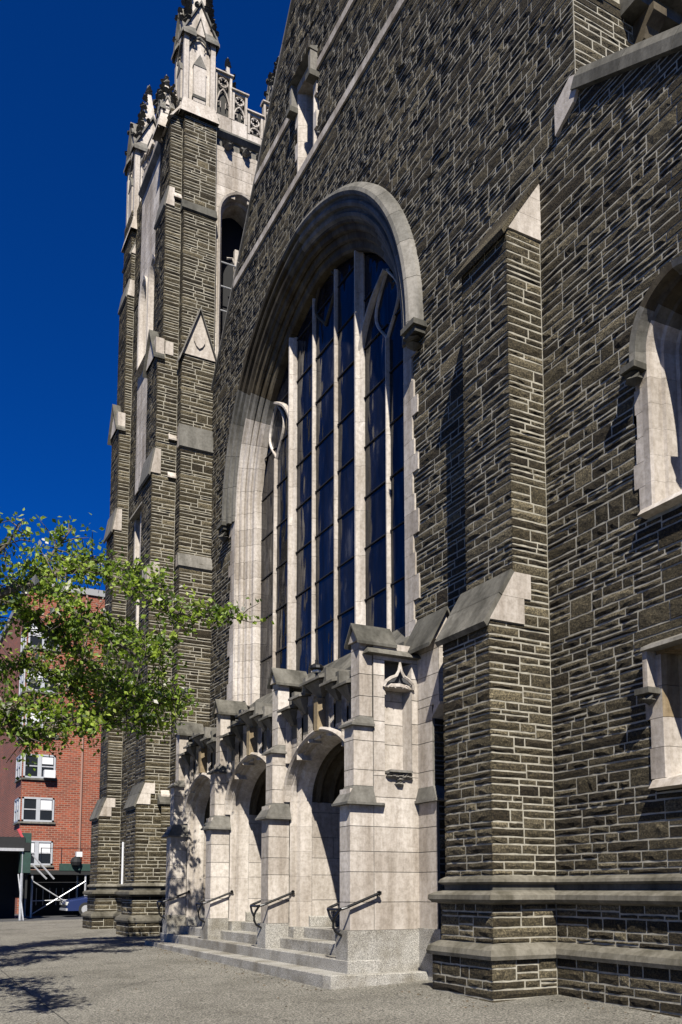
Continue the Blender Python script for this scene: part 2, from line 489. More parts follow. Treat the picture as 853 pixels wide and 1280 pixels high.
def ring(mb, path, prof, tone=None, m=0, cap=True):
    """sweep profile (outset, z) along plan polyline; outward is to the right of travel"""
    tone = RND.random() if tone is None else tone
    P = [Vector((x, y, 0)) for x, y in path]; vs = []; k = len(prof); N = len(P)
    dirs = [(P[i+1]-P[i]).normalized() for i in range(N-1)]
    for i in range(N):
        d0 = dirs[max(0, i-1)]; d1 = dirs[min(i, N-2)]
        n0 = Vector((d0.y, -d0.x, 0)); n1 = Vector((d1.y, -d1.x, 0))
        mm = (n0+n1); mm = mm/ (mm.dot(n0)) if mm.length > .01 else n0
        for o, z in prof: vs.append(P[i]+mm*o+Vector((0, 0, z)))
    fs = []
    for i in range(N-1):
        for j in range(k-1): fs.append([i*k+j, (i+1)*k+j, (i+1)*k+j+1, i*k+j+1])
    if cap: fs += [list(range(k)), list(range((N-1)*k, N*k))[::-1]]
    mb.add(vs, fs, tone, m)

# ------------------------------------------------------------------ ground
def gz(x, y):
    yy = min(max(y, -6), 8.2)
    a = .045*(yy-5.8)
    t = min(max((-x-14)/10, 0), 1)
    a = lerp(a, .02*(yy-5.8), t)
    g = -.025*(x+11.7) if x > -11.7 else -.011*(max(x, -26)+11.7)
    if x > 6: g = -.025*(17.7)
    return a+g-.005
def sheet(name, x0, x1, y0, y1, step, mat_, lift=0.0):
    mb = MB(); nx = max(1, int((x1-x0)/step)); ny = max(1, int((y1-y0)/step))
    vs = [(lerp(x0, x1, i/nx), lerp(y0, y1, j/ny), gz(lerp(x0, x1, i/nx), lerp(y0, y1, j/ny))+lift) for j in range(ny+1) for i in range(nx+1)]
    fs = [[j*(nx+1)+i, j*(nx+1)+i+1, (j+1)*(nx+1)+i+1, (j+1)*(nx+1)+i] for j in range(ny) for i in range(nx)]
    mb.add(vs, fs); o = mb.build(name, mat_, smooth=True); return o
# far terrain: frame around the sidewalk
g = MB(); Z = -1.2
g.add([(-900, -900, Z), (900, -900, Z), (900, 900, Z), (-900, 900, Z)], [[0, 1, 2, 3]])
o = g.build('ground', ASPHALT); o['kind'] = 'structure'
side = sheet('sidewalk', -38, 10, -6, 16, .5, CONC); side['kind'] = 'structure'
street = sheet('street', -120, -38.0, -60, 60, 4, ASPHALT, .0); street['kind'] = 'structure'
s2 = sheet('road', -38, 60, -60, -6, 4, ASPHALT, -.12); s2['kind'] = 'structure'
for x in (-14.2, -17.4, -20.8, -24.2, -28, -32):
    mb = MB(); vs = []; ys = [-5.8+i*.4 for i in range(28)]
    ys = [y for y in ys if y < 5.3]
    for y in ys: vs += [(x, y, gz(x, y)+.004), (x+.016, y, gz(x+.016, y)+.004)]
    mb.add(vs, [[2*i, 2*i+1, 2*i+3, 2*i+2] for i in range(len(ys)-1)])
    j = mb.build('expansion_joint', JOINT, side); 
mb = MB(); xs = [-37+i*.5 for i in range(90)]; vs = []
for x in xs: vs += [(x, 2.1, gz(x, 2.1)+.004), (x, 2.116, gz(x, 2.116)+.004)]
mb.add(vs, [[2*i, 2*i+2, 2*i+3, 2*i+1] for i in range(len(xs)-1)]); mb.build('expansion_joint', JOINT, side)

crk = MB(); rc = random.Random(9)
for (x0, y0, x1, y1) in ((-9.2, .2, -18.5, 1.9), (-13.5, 3.1, -15.8, 5.2), (-8.9, 5.0, -11.0, 3.4), (-8.3, 3.2, -7.9, 6.6)):
    n_ = 26; pr = None; off = 0
    for i in range(n_+1):
        off += rc.uniform(-.035, .035); x = lerp(x0, x1, i/n_)+off*.5; y = lerp(y0, y1, i/n_)+off
        q = Vector((x, y, gz(x, y)+.005)); wq = rc.uniform(.003, .008)
        if pr: crk.add([pr[0]+Vector((0, pr[1], 0)), q+Vector((0, wq, 0)), q-Vector((0, wq, 0)), pr[0]-Vector((0, pr[1], 0))], [[0, 1, 2, 3]])
        pr = (q, wq)
c_ = crk.build('crack', JOINT, side)
lit = MB()
for _ in range(900):
    t = rc.random(); u_ = rc.random()
    if u_ < .6: x = rc.uniform(-24, -5); y = (5.7 if x < -11.4 else 6.75 if x < -9 else 7.85)-abs(rc.gauss(0, .25))
    else: x = rc.uniform(-22, -6); y = rc.uniform(-1, 5.5)
    z = gz(x, y)+.008; a_ = rc.uniform(0, 6.3); s_ = rc.uniform(.006, .024)
    lit.add([(x+s_*cos(a_), y+s_*sin(a_), z), (x-s_*.5*sin(a_), y+s_*.5*cos(a_), z+s_*.5), (x-s_*cos(a_), y-s_*sin(a_), z), (x+s_*.5*sin(a_), y-s_*.5*cos(a_), z)], [[0, 1, 2, 3]], rc.random())
LT = lit.build('leaf_litter', plain('dead_leaf', (.10, .065, .03), .9, var=.6, sc=12)); LT['kind'] = 'stuff'
# ------------------------------------------------------------------ church
CH = thing('church', (-17, 8, 0), 'dark rough stone gothic church with pale limestone portal, tall arched window and pinnacled corner tower', 'church')
YW = 8.15
def part(name, mb, mats, parent=None): return mb.build(name, mats, parent or CH)
def faces(parent, path, off, z0, z1, kind='stone', seed=1, mb=None, skip=(), nomb=(), spans=None, levels=None, starts=True):
    P = [Vector((x, y, 0)) for x, y in path]
    D = [(P[i+1]-P[i]).normalized() for i in range(len(P)-1)]
    NN = [Vector((d.y, -d.x, 0)) for d in D]
    Q = []
    for i in range(len(P)):
        n0 = NN[max(0, i-1)]; n1 = NN[min(i, len(P)-2)]
        mm = n0+n1; mm = mm/mm.dot(n0); Q.append(P[i]+mm*off)
    for i in range(len(P)-1):
        L = (Q[i+1]-Q[i]).dot(D[i])
        if L < .03: continue
        def turn(a, b): return a.x*b.y-a.y*b.x > .1
        cl = i > 0 and turn(D[i-1], D[i]); cr = i < len(P)-2 and turn(D[i], D[i+1])
        F = (lambda z, L=L: [(0, L)]) if not spans or i not in spans else (lambda z, i=i: spans[i](z))
        if mb is not None and i not in nomb: strips(mb, Q[i], D[i], F, z0, z1, step=(z1-z0) if not spans or i not in spans else .12)
        if i in skip: continue
        masonry(parent, Q[i], D[i], NN[i], F, z0, z1, kind, seed*13+i, cl, cr, levels)
def loc(O, u, n, s, d, z): return Vector(O)+Vector(u)*s+Vector(n)*d+Vector((0, 0, z))
def weathering(parent, O, u, n, wd, d0, d1, z0, z1, over=.07, body=LIME, steps=2, name='weathering_stone', thick=.05, sideband=0, slab=None):
    """sloping set-off of a buttress: from outer depth d1 at z0 up to inner depth d0 at z1"""
    o = None
    for k in range(steps):
        t0, t1 = k/steps, (k+1)/steps
        da, db = lerp(d1, d0, t0), lerp(d1, d0, t1); za, zb = lerp(z0, z1, t0), lerp(z0, z1, t1)
        back = min(d0, db)-.16-.12*(k % 2)
        mb = MB(); e = .032
        mb.ext([loc(O, u, n, -e, da, za), loc(O, u, n, -e, back, za), loc(O, u, n, -e, back, zb-.004), loc(O, u, n, -e, db, zb-.004)], Vector(u)*(wd+2*e))
        o = mb.build(name, body, parent)
        mb = MB(); sl = Vector(n)*(d1-d0)+Vector((0, 0, z0-z1)); nr = (Vector(n)*(z1-z0)+Vector((0, 0, d1-d0))).normalized()*thick
        ex = sl.normalized()*(over if k == 0 else .015)
        a = loc(O, u, n, -over, da, za)+ex; b = loc(O, u, n, -over, db, zb)
        nose = Vector((0, 0, -.03)) if k == 0 else Vector((0, 0, 0))
        mb.ext([a+nose, b, b+nr, a+nr], Vector(u)*(wd+over*1.35))
        mb.build('weathering_slab', slab or GREYCAP if steps > 1 or body is GREYCAP else LIMEW, parent)
    return o
def gablet(parent, O, u, n, wd, back, front, z0, z1, over=.06, body=LIME, roof=GREYCAP, name='gablet', shield=False, t=.05):
    """little gabled roof, ridge along n"""
    mb = MB()
    mb.ext([loc(O, u, n, 0, back, z0), loc(O, u, n, wd, back, z0), loc(O, u, n, wd/2, back, z1-.02)], Vector(n)*(front-back))
    if shield:
        c = loc(O, u, n, wd/2, front+.012, lerp(z0, z1, .33)); U = Vector(u); k = wd*.16
        pts = [c+U*(k*a)+Vector((0, 0, k*b)) for a, b in ((-1, 1.2), (1, 1.2), (1, -.2), (.6, -1.0), (0, -1.5), (-.6, -1.0), (-1, -.2))]
        mb.ext(pts, Vector(n)*.035)
    o = mb.build(name, body, parent)
    for sg in (0, 1):
        mb = MB()
        e0 = (-over if sg == 0 else wd+over); 
        sl = (Vector((0, 0, z1-z0))+Vector(u)*(wd/2 if sg == 0 else -wd/2))
        f = over/(wd/2)
        a = loc(O, u, n, 0 if sg == 0 else wd, back, z0)-sl*f; b = loc(O, u, n, wd/2, back, z1)
        up = Vector((0, 0, t*1.5))
        mb.ext([a, b, b+up, a+up], Vector(n)*(front-back+over))
        mb.build('roof_slab', roof, parent)
    return o

# ---- big window
XC = -17.55
AW = Arch(XC, 4.35, .34, 11.45, 5.6)
QL = [(LEV_LM[i], (.28, .46, .34)[i % 3]) for i in range(len(LEV_LM))]
def qz(z):
    q = .3
    for zz, v in QL:
        if zz <= z: q = v
    return q
W1 = Arch(-6.93, .56, .08, 8.0, 6.0); W2 = (-6.93, .52, 2.68, 4.18)
GWX = -17.5
def Fmain(z):
    xl = -24.3 if z < 15.7 else -24.3+(z-15.7)/1.27
    if z < 9.64: xr = -3.5
    elif z < 12.45: xr = -8.6-(z-12.5)/.56
    elif z < 14.33: xr = -8.6
    else: xr = -17+(25-z)/1.27
    sp = [(xl, xr)]
    if z > 5.6:
        h = 0
        if z < 11.4: h = 4.35+qz(z)
        else: h = AW.half(-.60, z)
        if h > 0: sp = sub(sp, XC-h, XC+h)
    if z < 11.6: sp = sub(sp, -10.5, -9.43)
    if z < 4.9: sp = sub(sp, -21.3, -11.1)
    elif z < 5.6: sp = sub(sp, -21.3, -13.0)
    if 5.92 < z: 
        h = W1.a+(.10 if z < 6.05 else .08+qz(z*1.37)*.42) if z < 7.9 else W1.half(-.16, z)
        if h > 0 and z < 9: sp = sub(sp, W1.xc-h, W1.xc+h)
    if 2.55 < z < 4.28:
        h = W2[1]+(.08+qz(z*1.31+2)*.40)
        sp = sub(sp, W2[0]-h, W2[0]+h)
    if 18.3 < z < 20.75:
        h = .47+(.0 if z > 20.3 else (.08 if int(z*2.2) % 2 else .2)); sp = sub(sp, GWX-h, GWX+h)
    return [s for s in sp if s[1]-s[0] > .06]
backing = MB()
cutz = [5.6, 4.9, 11.4, 11.6, 15.7, 12.45, 14.33, 18.3, 20.75, 6.05, 7.9, 5.92, 2.55, 4.28]+[z for z, q in QL]
strips(backing, (0, YW, 0), (1, 0, 0), Fmain, 1.2, 24.9, .1, extra=cutz)
backing.box(-24.3, -3.5, YW+.9, YW+1.0, -.5, 9.5)           # inner leaf, keeps daylight out
FA = part('facade_wall', backing, [MORTAR, DARK])
for a, b in ((1.58, 18.22), (18.46, 20.22), (20.46, 24.8)):
    masonry(FA, (0, YW, 0), (1, 0, 0), (0, -1, 0), Fmain, a, b, 'stone', 11)
# string courses across the gable
def band(z0, z1, xa, xb, name='string_course', proud=.05):
    x = xa; k = 0
    while x < xb-.1:
        L = min(1.5, xb-x); L = L if xb-(x+L) > .3 else xb-x
        mb = MB()
        mb.ext([(x+.003, YW-proud, z0), (x+.003, YW+.05, z0-.02), (x+.003, YW+.05, z1+.02), (x+.003, YW-proud*.5, z1), (x+.003, YW-proud, z1-.05)], (L-.006, 0, 0))
        mb.build(name, LIME, FA); x += L
band(18.22, 18.46, -22.25, GWX-.5); band(18.22, 18.46, GWX+.5, -11.7); band(18.22, 18.46, GWX-.5, GWX+.5)
band(20.22, 20.46, -20.7, GWX-.62); band(20.22, 20.46, GWX+.62, -13.3)
# gable coping
def coping(p0, p1, n, y0, y1, th=.16, mat_=LIMEW, parent=None):
    p0 = Vector(p0); p1 = Vector(p1)
    for i in range(n):
        a = lerp(p0, p1, i/n); b = lerp(p0, p1, (i+1)/n); d = (b-a).normalized()
        nr = Vector((-d.z, 0, d.x)); nr = nr if nr.z > 0 else -nr
        a2 = a+d*.004; b2 = b-d*.004; mb = MB()
        sec = [(y0, 0), (y1, 0), (y1, th), (y0+.05, th*1.25), (y0, th*.7)]
        vs = [Vector((q.x, y, q.z))+nr*h for q in (a2, b2) for y, h in sec]
        k = len(sec)
        mb.add(vs, [[i2, (i2+1) % k, k+(i2+1) % k, k+i2] for i2 in range(k)]+[list(range(k)), list(range(k, 2*k))], RND.random())
        mb.build('coping_slab', mat_, parent or FA)
coping((-24.34, 0, 15.66), (-17, 0, 25.0), 12, YW-.06, YW+.5, .10)
coping((-8.5, 0, 14.25), (-17, 0, 25.0), 12, YW-.06, YW+.5, .10)
coping((-8.62, 0, 12.5), (-3.4, 0, 9.58), 6, YW-.09, YW+.6, .22, GREYCAP)
mb = MB(); mb.ext([(-8.98, YW-.06, 12.1), (-8.6, YW-.06, 12.32), (-8.42, YW-.06, 12.62), (-8.66, YW-.06, 12.75), (-8.98, YW-.06, 12.55)], (0, .5, 0)); mb.build('kneeler_stone', LIME, FA)

# window jambs, arch, hood
prof = [(-.02, 8.135), (.0, 8.13), (.04, 8.15), (.05, 8.22), (.10, 8.225), (.15, 8.25), (.17, 8.31), (.14, 8.35), (.20, 8.37), (.27, 8.385), (.30, 8.43), (.28, 8.47), (.33, 8.49), (.42, 8.50), (.46, 8.54), (.46, 8.72)]
GW = part('great_window', MB().box(XC-4.6, XC+4.6, 8.73, 8.75, 5.6, 11.2, 0), DARK)
voussoirs(GW, 'jamb_stone', AW, prof, arcq(13, 11), LIME, n=3, sootshade=SOOTSHADE)
# flat face stones around the opening and quoins
for sg in (-1, 1):
    zs = [5.6]+[z for z in LEV_LM if 5.7 < z < 11.3]+[11.4]
    for a, b in zip(zs[:-1], zs[1:]):
        q = qz((a+b)/2); x0, x1 = sorted((XC+sg*(4.35+.0), XC+sg*(4.35+q)))
        mb = MB().box(x0, x1, YW-.032, YW+.1, a+.003, b-.003); mb.build('quoin', LIME, GW)
def hood(parent, A, prof, qs, mat_, name='hood_stone', n=4, sootshade=False):
    for a, b in zip(qs[:-1], qs[1:]):
        mb = MB(); sweep(mb, A, prof, a+.0006, b-.0006, n); mb.build(name, (mat_ if not sootshade or a < 1.2 or a > 1.95 else LIMEW if a < 1.38 else SOOTSHADE if a < 1.78 else PLM), parent)  # hood tones graded round the arch, painting in shade along with soot
hp = [(-.66, 8.17), (-.645, 8.06), (-.52, 7.92), (-.45, 7.90), (-.39, 7.93), (-.38, 8.0), (-.33, 8.02), (-.30, 7.98), (-.25, 7.97), (-.20, 8.0), (-.19, 8.08), (-.14, 8.10), (-.10, 8.05), (-.04, 8.07), (.0, 8.13), (.0, 8.17)]
hood(GW, AW, hp, [.97]+[1+i/9 for i in range(10)]+[2+i/9 for i in range(1, 10)]+[3.03], LIMEW, sootshade=True)
for sg in (-1, 1):
    x = XC+sg*(4.35+.55); mb = MB()
    mb.box(x-.22, x+.22, 7.86, 8.2, 11.26, 11.36); mb.box(x-.17, x+.17, 7.92, 8.2, 11.16, 11.26)
    mb.blob((x, 8.0, 11.03), .15); mb.build('hood_stop', GREYCAP, GW)
# mullions and tracery
YG = 8.70
def member(pts, w0, d0, parent, name, y=YG, mat_=LIME):
    """chamfered bar following pts (x, z) in the window plane"""
    P = [Vector((p[0], 0, p[1])) for p in pts]; vs = []; sec = [(-1, .02), (-1, -.35), (-.45, -1), (.45, -1), (1, -.35), (1, .02)]
    for i, p in enumerate(P):
        d = (P[min(i+1, len(P)-1)]-P[max(i-1, 0)]).normalized(); nn = Vector((d.z, 0, -d.x))
        for a, b in sec: q = p+nn*(a*w0/2); vs.append((q.x, y+b*d0, q.z))
    k = len(sec); fs = []
    for i in range(len(P)-1):
        for j in range(k): fs.append([i*k+j, i*k+(j+1) % k, (i+1)*k+(j+1) % k, (i+1)*k+j])
    fs += [list(range(k)), list(range((len(P)-1)*k, len(P)*k))]
    mb = MB().add(vs, fs, RND.random()); return mb.build(name, mat_, parent)
def seg_member(x, z0, z1, w0, d0, name):
    n = max(1, int((z1-z0)/.9))
    for i in range(n):
        a, b = lerp(z0, z1, i/n), lerp(z0, z1, (i+1)/n); member([(x, a+.003), (x, b-.003)], w0, d0, GW, name)
MULL = [-2.86, -1.73, -.57, .57, 1.73, 2.86]
SILL = 6.35
for dx in MULL:
    big = abs(abs(dx)-1.73) < .1
    top = AW.half(.46, 0) and 11.45+ (sqrt(max(0, (AW.a+AW.c-.46)**2-(abs(dx)+AW.c)**2)))
    if big: seg_member(XC+dx, SILL, top, .11, .18, 'mullion'); seg_member(XC+dx, SILL, top, .24, .085, 'mullion')
    else:
        zf = 12.5 if abs(dx) > 2 else 15.5
        seg_member(XC+dx, SILL, zf, .07, .085, 'mullion')
def curve(x0, z0, x1, z1, bow, n=8):
    a = Vector((x0, z0)); b = Vector((x1, z1)); d = b-a; nn = Vector((-d.y, d.x)).normalized()
    return [tuple(a+d*(i/n)+nn*bow*sin(pi*i/n)) for i in range(n+1)]
def vesica(x, z0, z1, hw, wd=.055, d=.055, mt=LIME):
    for s_ in (-1, 1):
        pts = [(x+s_*hw*max(0, sin(pi*t))**1.25, lerp(z0, z1, t)) for t in [i/12 for i in range(13)]]
        member(pts, wd, d, GW, 'tracery_bar', mat_=mt)
for sg in (-1, 1):
    x = XC+sg*2.84
    vesica(x, 12.5, 14.02, .46)
    member(curve(x, 14.0, XC+sg*1.75, 12.85, -.17*sg), .10, .12, GW, 'tracery_bar')
vesica(XC, 14.5, 15.98, .53, mt=SOOTSHADE)  # dark colour stands in for the shade under the arch head
# glass panes between mullions and saddle bars
edges = [-3.89]+MULL+[3.89]
ROWS = [SILL-.1+i*1.10 for i in range(11)]
for i in range(len(edges)-1):
    xa, xb = XC+edges[i], XC+edges[i+1]
    for k in range(len(ROWS)-1):
        za, zb = ROWS[k], ROWS[k+1]; xm = (xa+xb)/2
        if zb > 11.4:
            for _ in range(1):
                def lim(xx):
                    v = (AW.a+AW.c-.44)**2-(abs(xx-XC)+AW.c)**2; return 11.45+sqrt(v) if v > 0 else 11.45
            t0, t1 = lim(xa), lim(xb)
            if max(t0, t1) < za+.05: continue
        else: t0 = t1 = 99
        r1, r2, r3 = [RND.uniform(-.008, .008) for _ in range(3)]
        mb = MB(); ya = YG
        n = 4; vs = []
        for a in range(n+1):
            for b in range(n+1):
                xx = lerp(xa, xb, a/n); zz = min(lerp(za, zb, b/n), lerp(t0, t1, a/n))
                zz = max(zz, za)
                vs.append((xx, ya+r1*(a/n-.5)+r2*(b/n-.5)+r3*sin(pi*a/n)*sin(pi*b/n), zz))
        mb.add(vs, [[a*(n+1)+b, (a+1)*(n+1)+b, (a+1)*(n+1)+b+1, a*(n+1)+b+1] for a in range(n) for b in range(n)], RND.random())
        p = mb.build('glass_pane', GLASS, GW, smooth=True)
        if k > 0:
            mb = MB().box(xa+.05, xb-.05, ya-.03, ya-.005, za-.012, za+.012, 0); mb.build('saddle_bar', LEADM, GW)
# sloping sill
for i in range(7):
    xa, xb = XC+edges[i], XC+edges[i+1]
    if i == 0: xa -= .6
    if i == 6: xb += .6
    mb = MB().ext([(xa+.003, 8.0, 5.55), (xa+.003, 8.8, 5.55), (xa+.003, 8.8, SILL+.03), (xa+.003, 8.62, SILL), (xa+.003, 8.0, 5.72)], (xb-xa-.006, 0, 0))
    mb.build('sill_stone', GREYCAP, GW)

# ---- lancet windows of the aisle
AV = part('arched_window', MB().box(-7.6, -6.3, 8.86, 8.88, 5.9, 8.8, 0), DARK)
p1 = [(-.10, 8.12), (-.0, 8.115), (.03, 8.14), (.05, 8.3), (.09, 8.32), (.11, 8.5), (.15, 8.52), (.16, 8.8)]
voussoirs(AV, 'jamb_stone', W1, p1, arcq(6, 5), LIME, n=3, sootshade=SOOTSHADE)
for sg in (-1, 1):
    zs = [6.0+i*.318 for i in range(7)]
    for a, b in zip(zs[:-1], zs[1:]):
        q = .08+qz((a+b)/2*1.37)*.42; x0, x1 = sorted((W1.xc+sg*W1.a, W1.xc+sg*(W1.a+q)))
        MB().box(x0, x1, YW-.03, YW+.1, a+.003, b-.003).build('quoin', LIME, AV)
hood(AV, W1, [(-.16, 8.16), (-.18, 8.05), (-.14, 7.97), (-.06, 7.99), (-.03, 8.09), (.0, 8.12)], [.92]+[1+i/4 for i in range(5)]+[2+i/4 for i in range(1, 5)]+[3.08], LIMEW, sootshade=True)
for sg in (-1, 1):
    x = W1.xc+sg*(W1.a+.12); mb = MB().box(x-.12, x+.12, 7.9, 8.16, 7.76, 7.84); mb.blob((x, 8.02, 7.68), .11); mb.build('hood_stop', GREYCAP, AV)
MB().ext([(-7.62, 8.0, 5.92), (-7.62, 8.16, 5.90), (-7.62, 8.9, 5.92), (-7.62, 8.9, 6.2), (-7.62, 8.06, 6.0)], (1.4, 0, 0), .6).build('sill_stone', LIME, AV)
MB().add([(-7.5, 8.8, 6.0), (-6.3, 8.8, 6.0), (-6.3, 8.8, 8.7), (-7.5, 8.8, 8.7)], [[0, 1, 2, 3]]).build('glass_pane', GLASS, AV)
MB().box(-6.97, -6.89, 8.66, 8.82, 6.0, 8.6).build('mullion', LIMEW, AV)
SQ = part('square_window', MB().box(-7.5, -6.3, 8.86, 8.88, 2.6, 4.3, 0), DARK)
for sg in (-1, 1):
    xo = W2[0]+sg*W2[1]; zs = [2.7, 3.07, 3.42, 3.80, 4.18]
    for a, b in zip(zs[:-1], zs[1:]):
        q = .08+qz((a+b)/2*1.31+2)*.40; x0, x1 = sorted((xo, xo+sg*q))
        MB().box(x0, x1, YW-.03, YW+.1, a+.003, b-.003).build('quoin', LIME, SQ)
        pl = [(xo, YW-.03), (xo-sg*.04, YW+.02), (xo-sg*.05, 8.35), (xo-sg*.09, 8.37), (xo-sg*.11, 8.55), (xo-sg*.14, 8.57), (xo-sg*.15, 8.8), (xo+sg*.1, 8.8), (xo+sg*.1, YW+.0)]
        MB().prism(pl, a+.003, b-.003).build('jamb_stone', LIMESTAIN if (a > 3.3 and sg < 0) else LIME, SQ)
MB().box(-7.52, -6.34, YW-.03, 8.85, 4.18, 4.3).build('lintel', LIMESTAIN, SQ)
MB().ext([(-7.6, 7.94, 4.22), (-7.6, 8.16, 4.22), (-7.6, 8.16, 4.36), (-7.6, 7.96, 4.27)], (1.34, 0, 0)).build('label_mould', LIMEW, SQ)
for sg in (-1, 1):
    x = W2[0]+sg*(W2[1]+.12); mb = MB().box(x-.035, x+.035, 7.98, 8.16, 3.78, 4.22); mb.build('label_mould', LIME, SQ)
    mb = MB().box(x-.12, x+.1, 7.92, 8.14, 3.70, 3.77); mb.blob((x, 8.03, 3.66), .10); mb.build('hood_stop', GREYCAP, SQ)
MB().ext([(-7.6, 8.0, 2.58), (-7.6, 8.16, 2.56), (-7.6, 8.9, 2.56), (-7.6, 8.9, 2.95), (-7.6, 8.07, 2.68)], (1.4, 0, 0), .6).build('sill_stone', LIME, SQ)
MB().add([(-7.4, 8.8, 2.7), (-6.4, 8.8, 2.7), (-6.4, 8.8, 4.2), (-7.4, 8.8, 4.2)], [[0, 1, 2, 3]]).build('glass_pane', GLASS, SQ)
# ---- small window high in the gable
GB = part('gable_window', MB().box(GWX-.5, GWX+.5, 8.95, 8.97, 18.2, 21, 0), DARK)
for sg in (-1, 1):
    for i in range(5):
        a, b = 18.4+i*.42, 18.4+(i+1)*.42; q = .05+(.12 if i % 2 else 0)
        xo = GWX+sg*.42; pl = [(xo+sg*q, YW-.035), (xo, YW-.035), (xo-sg*.08, 8.3), (xo-sg*.10, 8.5), (xo-sg*.14, 8.52), (xo-sg*.14, 8.9), (xo+sg*q, 8.9)]
        MB().prism(pl, a+.003, b-.003).build('jamb_stone', LIME, GB)
    MB().box(min(GWX+sg*.47, GWX+sg*.58), max(GWX+sg*.47, GWX+sg*.58), 7.96, 8.16, 20.1, 20.7).build('label_mould', LIMEW, GB)
    MB().box(GWX+sg*.55-.12, GWX+sg*.55+.12, 7.9, 8.16, 19.98, 20.12).build('hood_stop', GREYCAP, GB)
MB().box(GWX-.5, GWX+.5, 8.1, 8.9, 20.5, 20.75).build('lintel', LIME, GB)
MB().ext([(GWX-.6, 7.92, 20.72), (GWX-.6, 8.16, 20.7), (GWX-.6, 8.16, 20.86), (GWX-.6, 7.95, 20.78)], (1.2, 0, 0)).build('label_mould', LIMEW, GB)
MB().add([(GWX-.4, 8.88, 18.4), (GWX+.4, 8.88, 18.4), (GWX+.4, 8.88, 20.6), (GWX-.4, 8.88, 20.6)], [[0, 1, 2, 3]]).build('glass_pane', GLASS, GB)

# ---- nave flank, roof
nv = MB(); nv.box(-24.2, -8.65, 9.22, 34, 9.0, 14.2, .5, 1)
NV = part('nave_wall', nv, [MORTAR, DARK])
mb = MB(); strips(mb, (-8.6, YW, 0), (0, 1, 0), lambda z: [(0, 8)], 9, 14.5, 2); part('side_wall', mb, MORTAR, NV)
masonry(NV, (-8.6, YW, 0), (0, 1, 0), (1, 0, 0), lambda z: [(0, 6)], 11, 14.3, 'stone', 77, cl=False)
mb = MB().box(-8.62, -8.12, YW+.9, 16, 14.28, 14.6); mb.box(-8.62, -8.28, YW+.9, 16, 14.1, 14.28)
mb.build('eaves_cornice', GREYCAP, NV)
for i in range(8):
    y = YW+1.15+i*.62
    mb = MB().ext([(-8.62, y, 14.1), (-8.2, y, 14.1), (-8.2, y, 13.98), (-8.35, y, 13.86), (-8.4, y, 13.7), (-8.62, y, 13.6)], (0, .26, 0)); mb.build('corbel', SOOTSHADE, NV)
rf = MB(); 
rf.ext([(-24.2, YW+.3, 15.2), (-17, YW+.3, 24.6), (-8.7, YW+.3, 13.9), (-8.7, YW+.3, 13.7), (-17, YW+.3, 24.3), (-24.2, YW+.3, 14.9)], (0, 24, 0)); rf.ext([(-24.2, YW+1.1, 14), (-8.7, YW+1.1, 14), (-17, YW+1.1, 24.3)], (0, 22, 0)); part('roof', rf, ROOF)
MB().ext([(-8.6, YW+.35, 12.1), (-3.5, YW+.35, 9.3), (-3.5, YW+.35, 9.0), (-8.6, YW+.35, 9.0)], (0, 18, 0)).build('aisle_roof', ROOF, CH)
mb = MB().box(-3.62, -3.5, YW+.0, YW+20, -.6, 9.4); part('aisle_flank_wall', mb, MORTAR)

# ---- plinth and right buttress
PATH = [(-11.15, YW), (-10.5, YW), (-10.5, 7.1), (-9.43, 7.1), (-9.43, YW), (-3.5, YW)]
pm = MB()
PL = part('plinth', MB().box(-24, -3.6, 8.3, 8.4, -.6, 1.3), MORTAR)
mbp = MB(); faces(PL, PATH, .14, -.45, .52, seed=21, mb=mbp); faces(PL, PATH, .05, .70, 1.22, seed=22, mb=mbp)
mbp.build('plinth_core', MORTAR, PL)
def moulds(path, parent, m1=None):
    m1 = m1 or PLM
    profs = [('plinth_moulding', [(.10, .50), (.20, .51), (.215, .56), (.19, .63), (.10, .69), (.04, .71)]),
             ('cornice_moulding', [(.03, 1.20), (.15, 1.23), (.19, 1.27), (.185, 1.33), (.12, 1.37), (-.02, 1.40)]),
             ('string_moulding', [(-.02, 1.46), (.06, 1.475), (.085, 1.50), (.07, 1.54), (-.01, 1.59)])]
    for nm, pr in profs:
        mb = MB(); ring(mb, path, pr, RND.random()); mb.build(nm, m1, parent)
    mb = MB(); ring(mb, path, [(.02, 1.38), (.02, 1.48)], .3); mb.build('recessed_course', GREYCAP, parent)
moulds(PATH, PL)
bt = MB(); BT = None
def new_part(name): 
    o = bpy.data.objects.new(name, bpy.data.meshes.new(name)); COL.objects.link(o); o.parent = CH
    o.matrix_parent_inverse = Matrix.Translation(-CH.location); return o
def fill(o, mb, mats):
    me = o.data; me.from_pydata(mb.v, [], mb.f)
    for mm in (mats if isinstance(mats, (list, tuple)) else [mats]): me.materials.append(mm)
    a = me.attributes.new('tone', 'FLOAT', 'FACE'); a.data.foreach_set('value', mb.t); me.polygons.foreach_set('material_index', mb.m); me.update()
BT = new_part('buttress')
low = [(-10.5, YW), (-10.5, 7.1), (-9.43, 7.1), (-9.43, YW)]
faces(BT, low, 0, 1.58, 5.0, seed=31, mb=bt)
upp = [(-10.5, YW), (-10.5, 7.53), (-9.43, 7.53), (-9.43, YW)]
s1 = lambda z: [(.12 if z < 5.38 else .28 if z < 5.72 else 0, YW-7.53)]
s1l = lambda z: [(0, YW-7.53-(.12 if z < 5.38 else .28 if z < 5.72 else 0))]
faces(BT, upp, 0, 5.0, 5.72, seed=32, mb=bt, spans={2: s1, 0: s1l}, skip=(1,), nomb=(1,))
faces(BT, upp, 0, 5.72, 10.8, seed=33, mb=bt)
s2f = lambda z: [((z-10.8)/(11.74-10.8)*.6+.22, YW-7.53)]
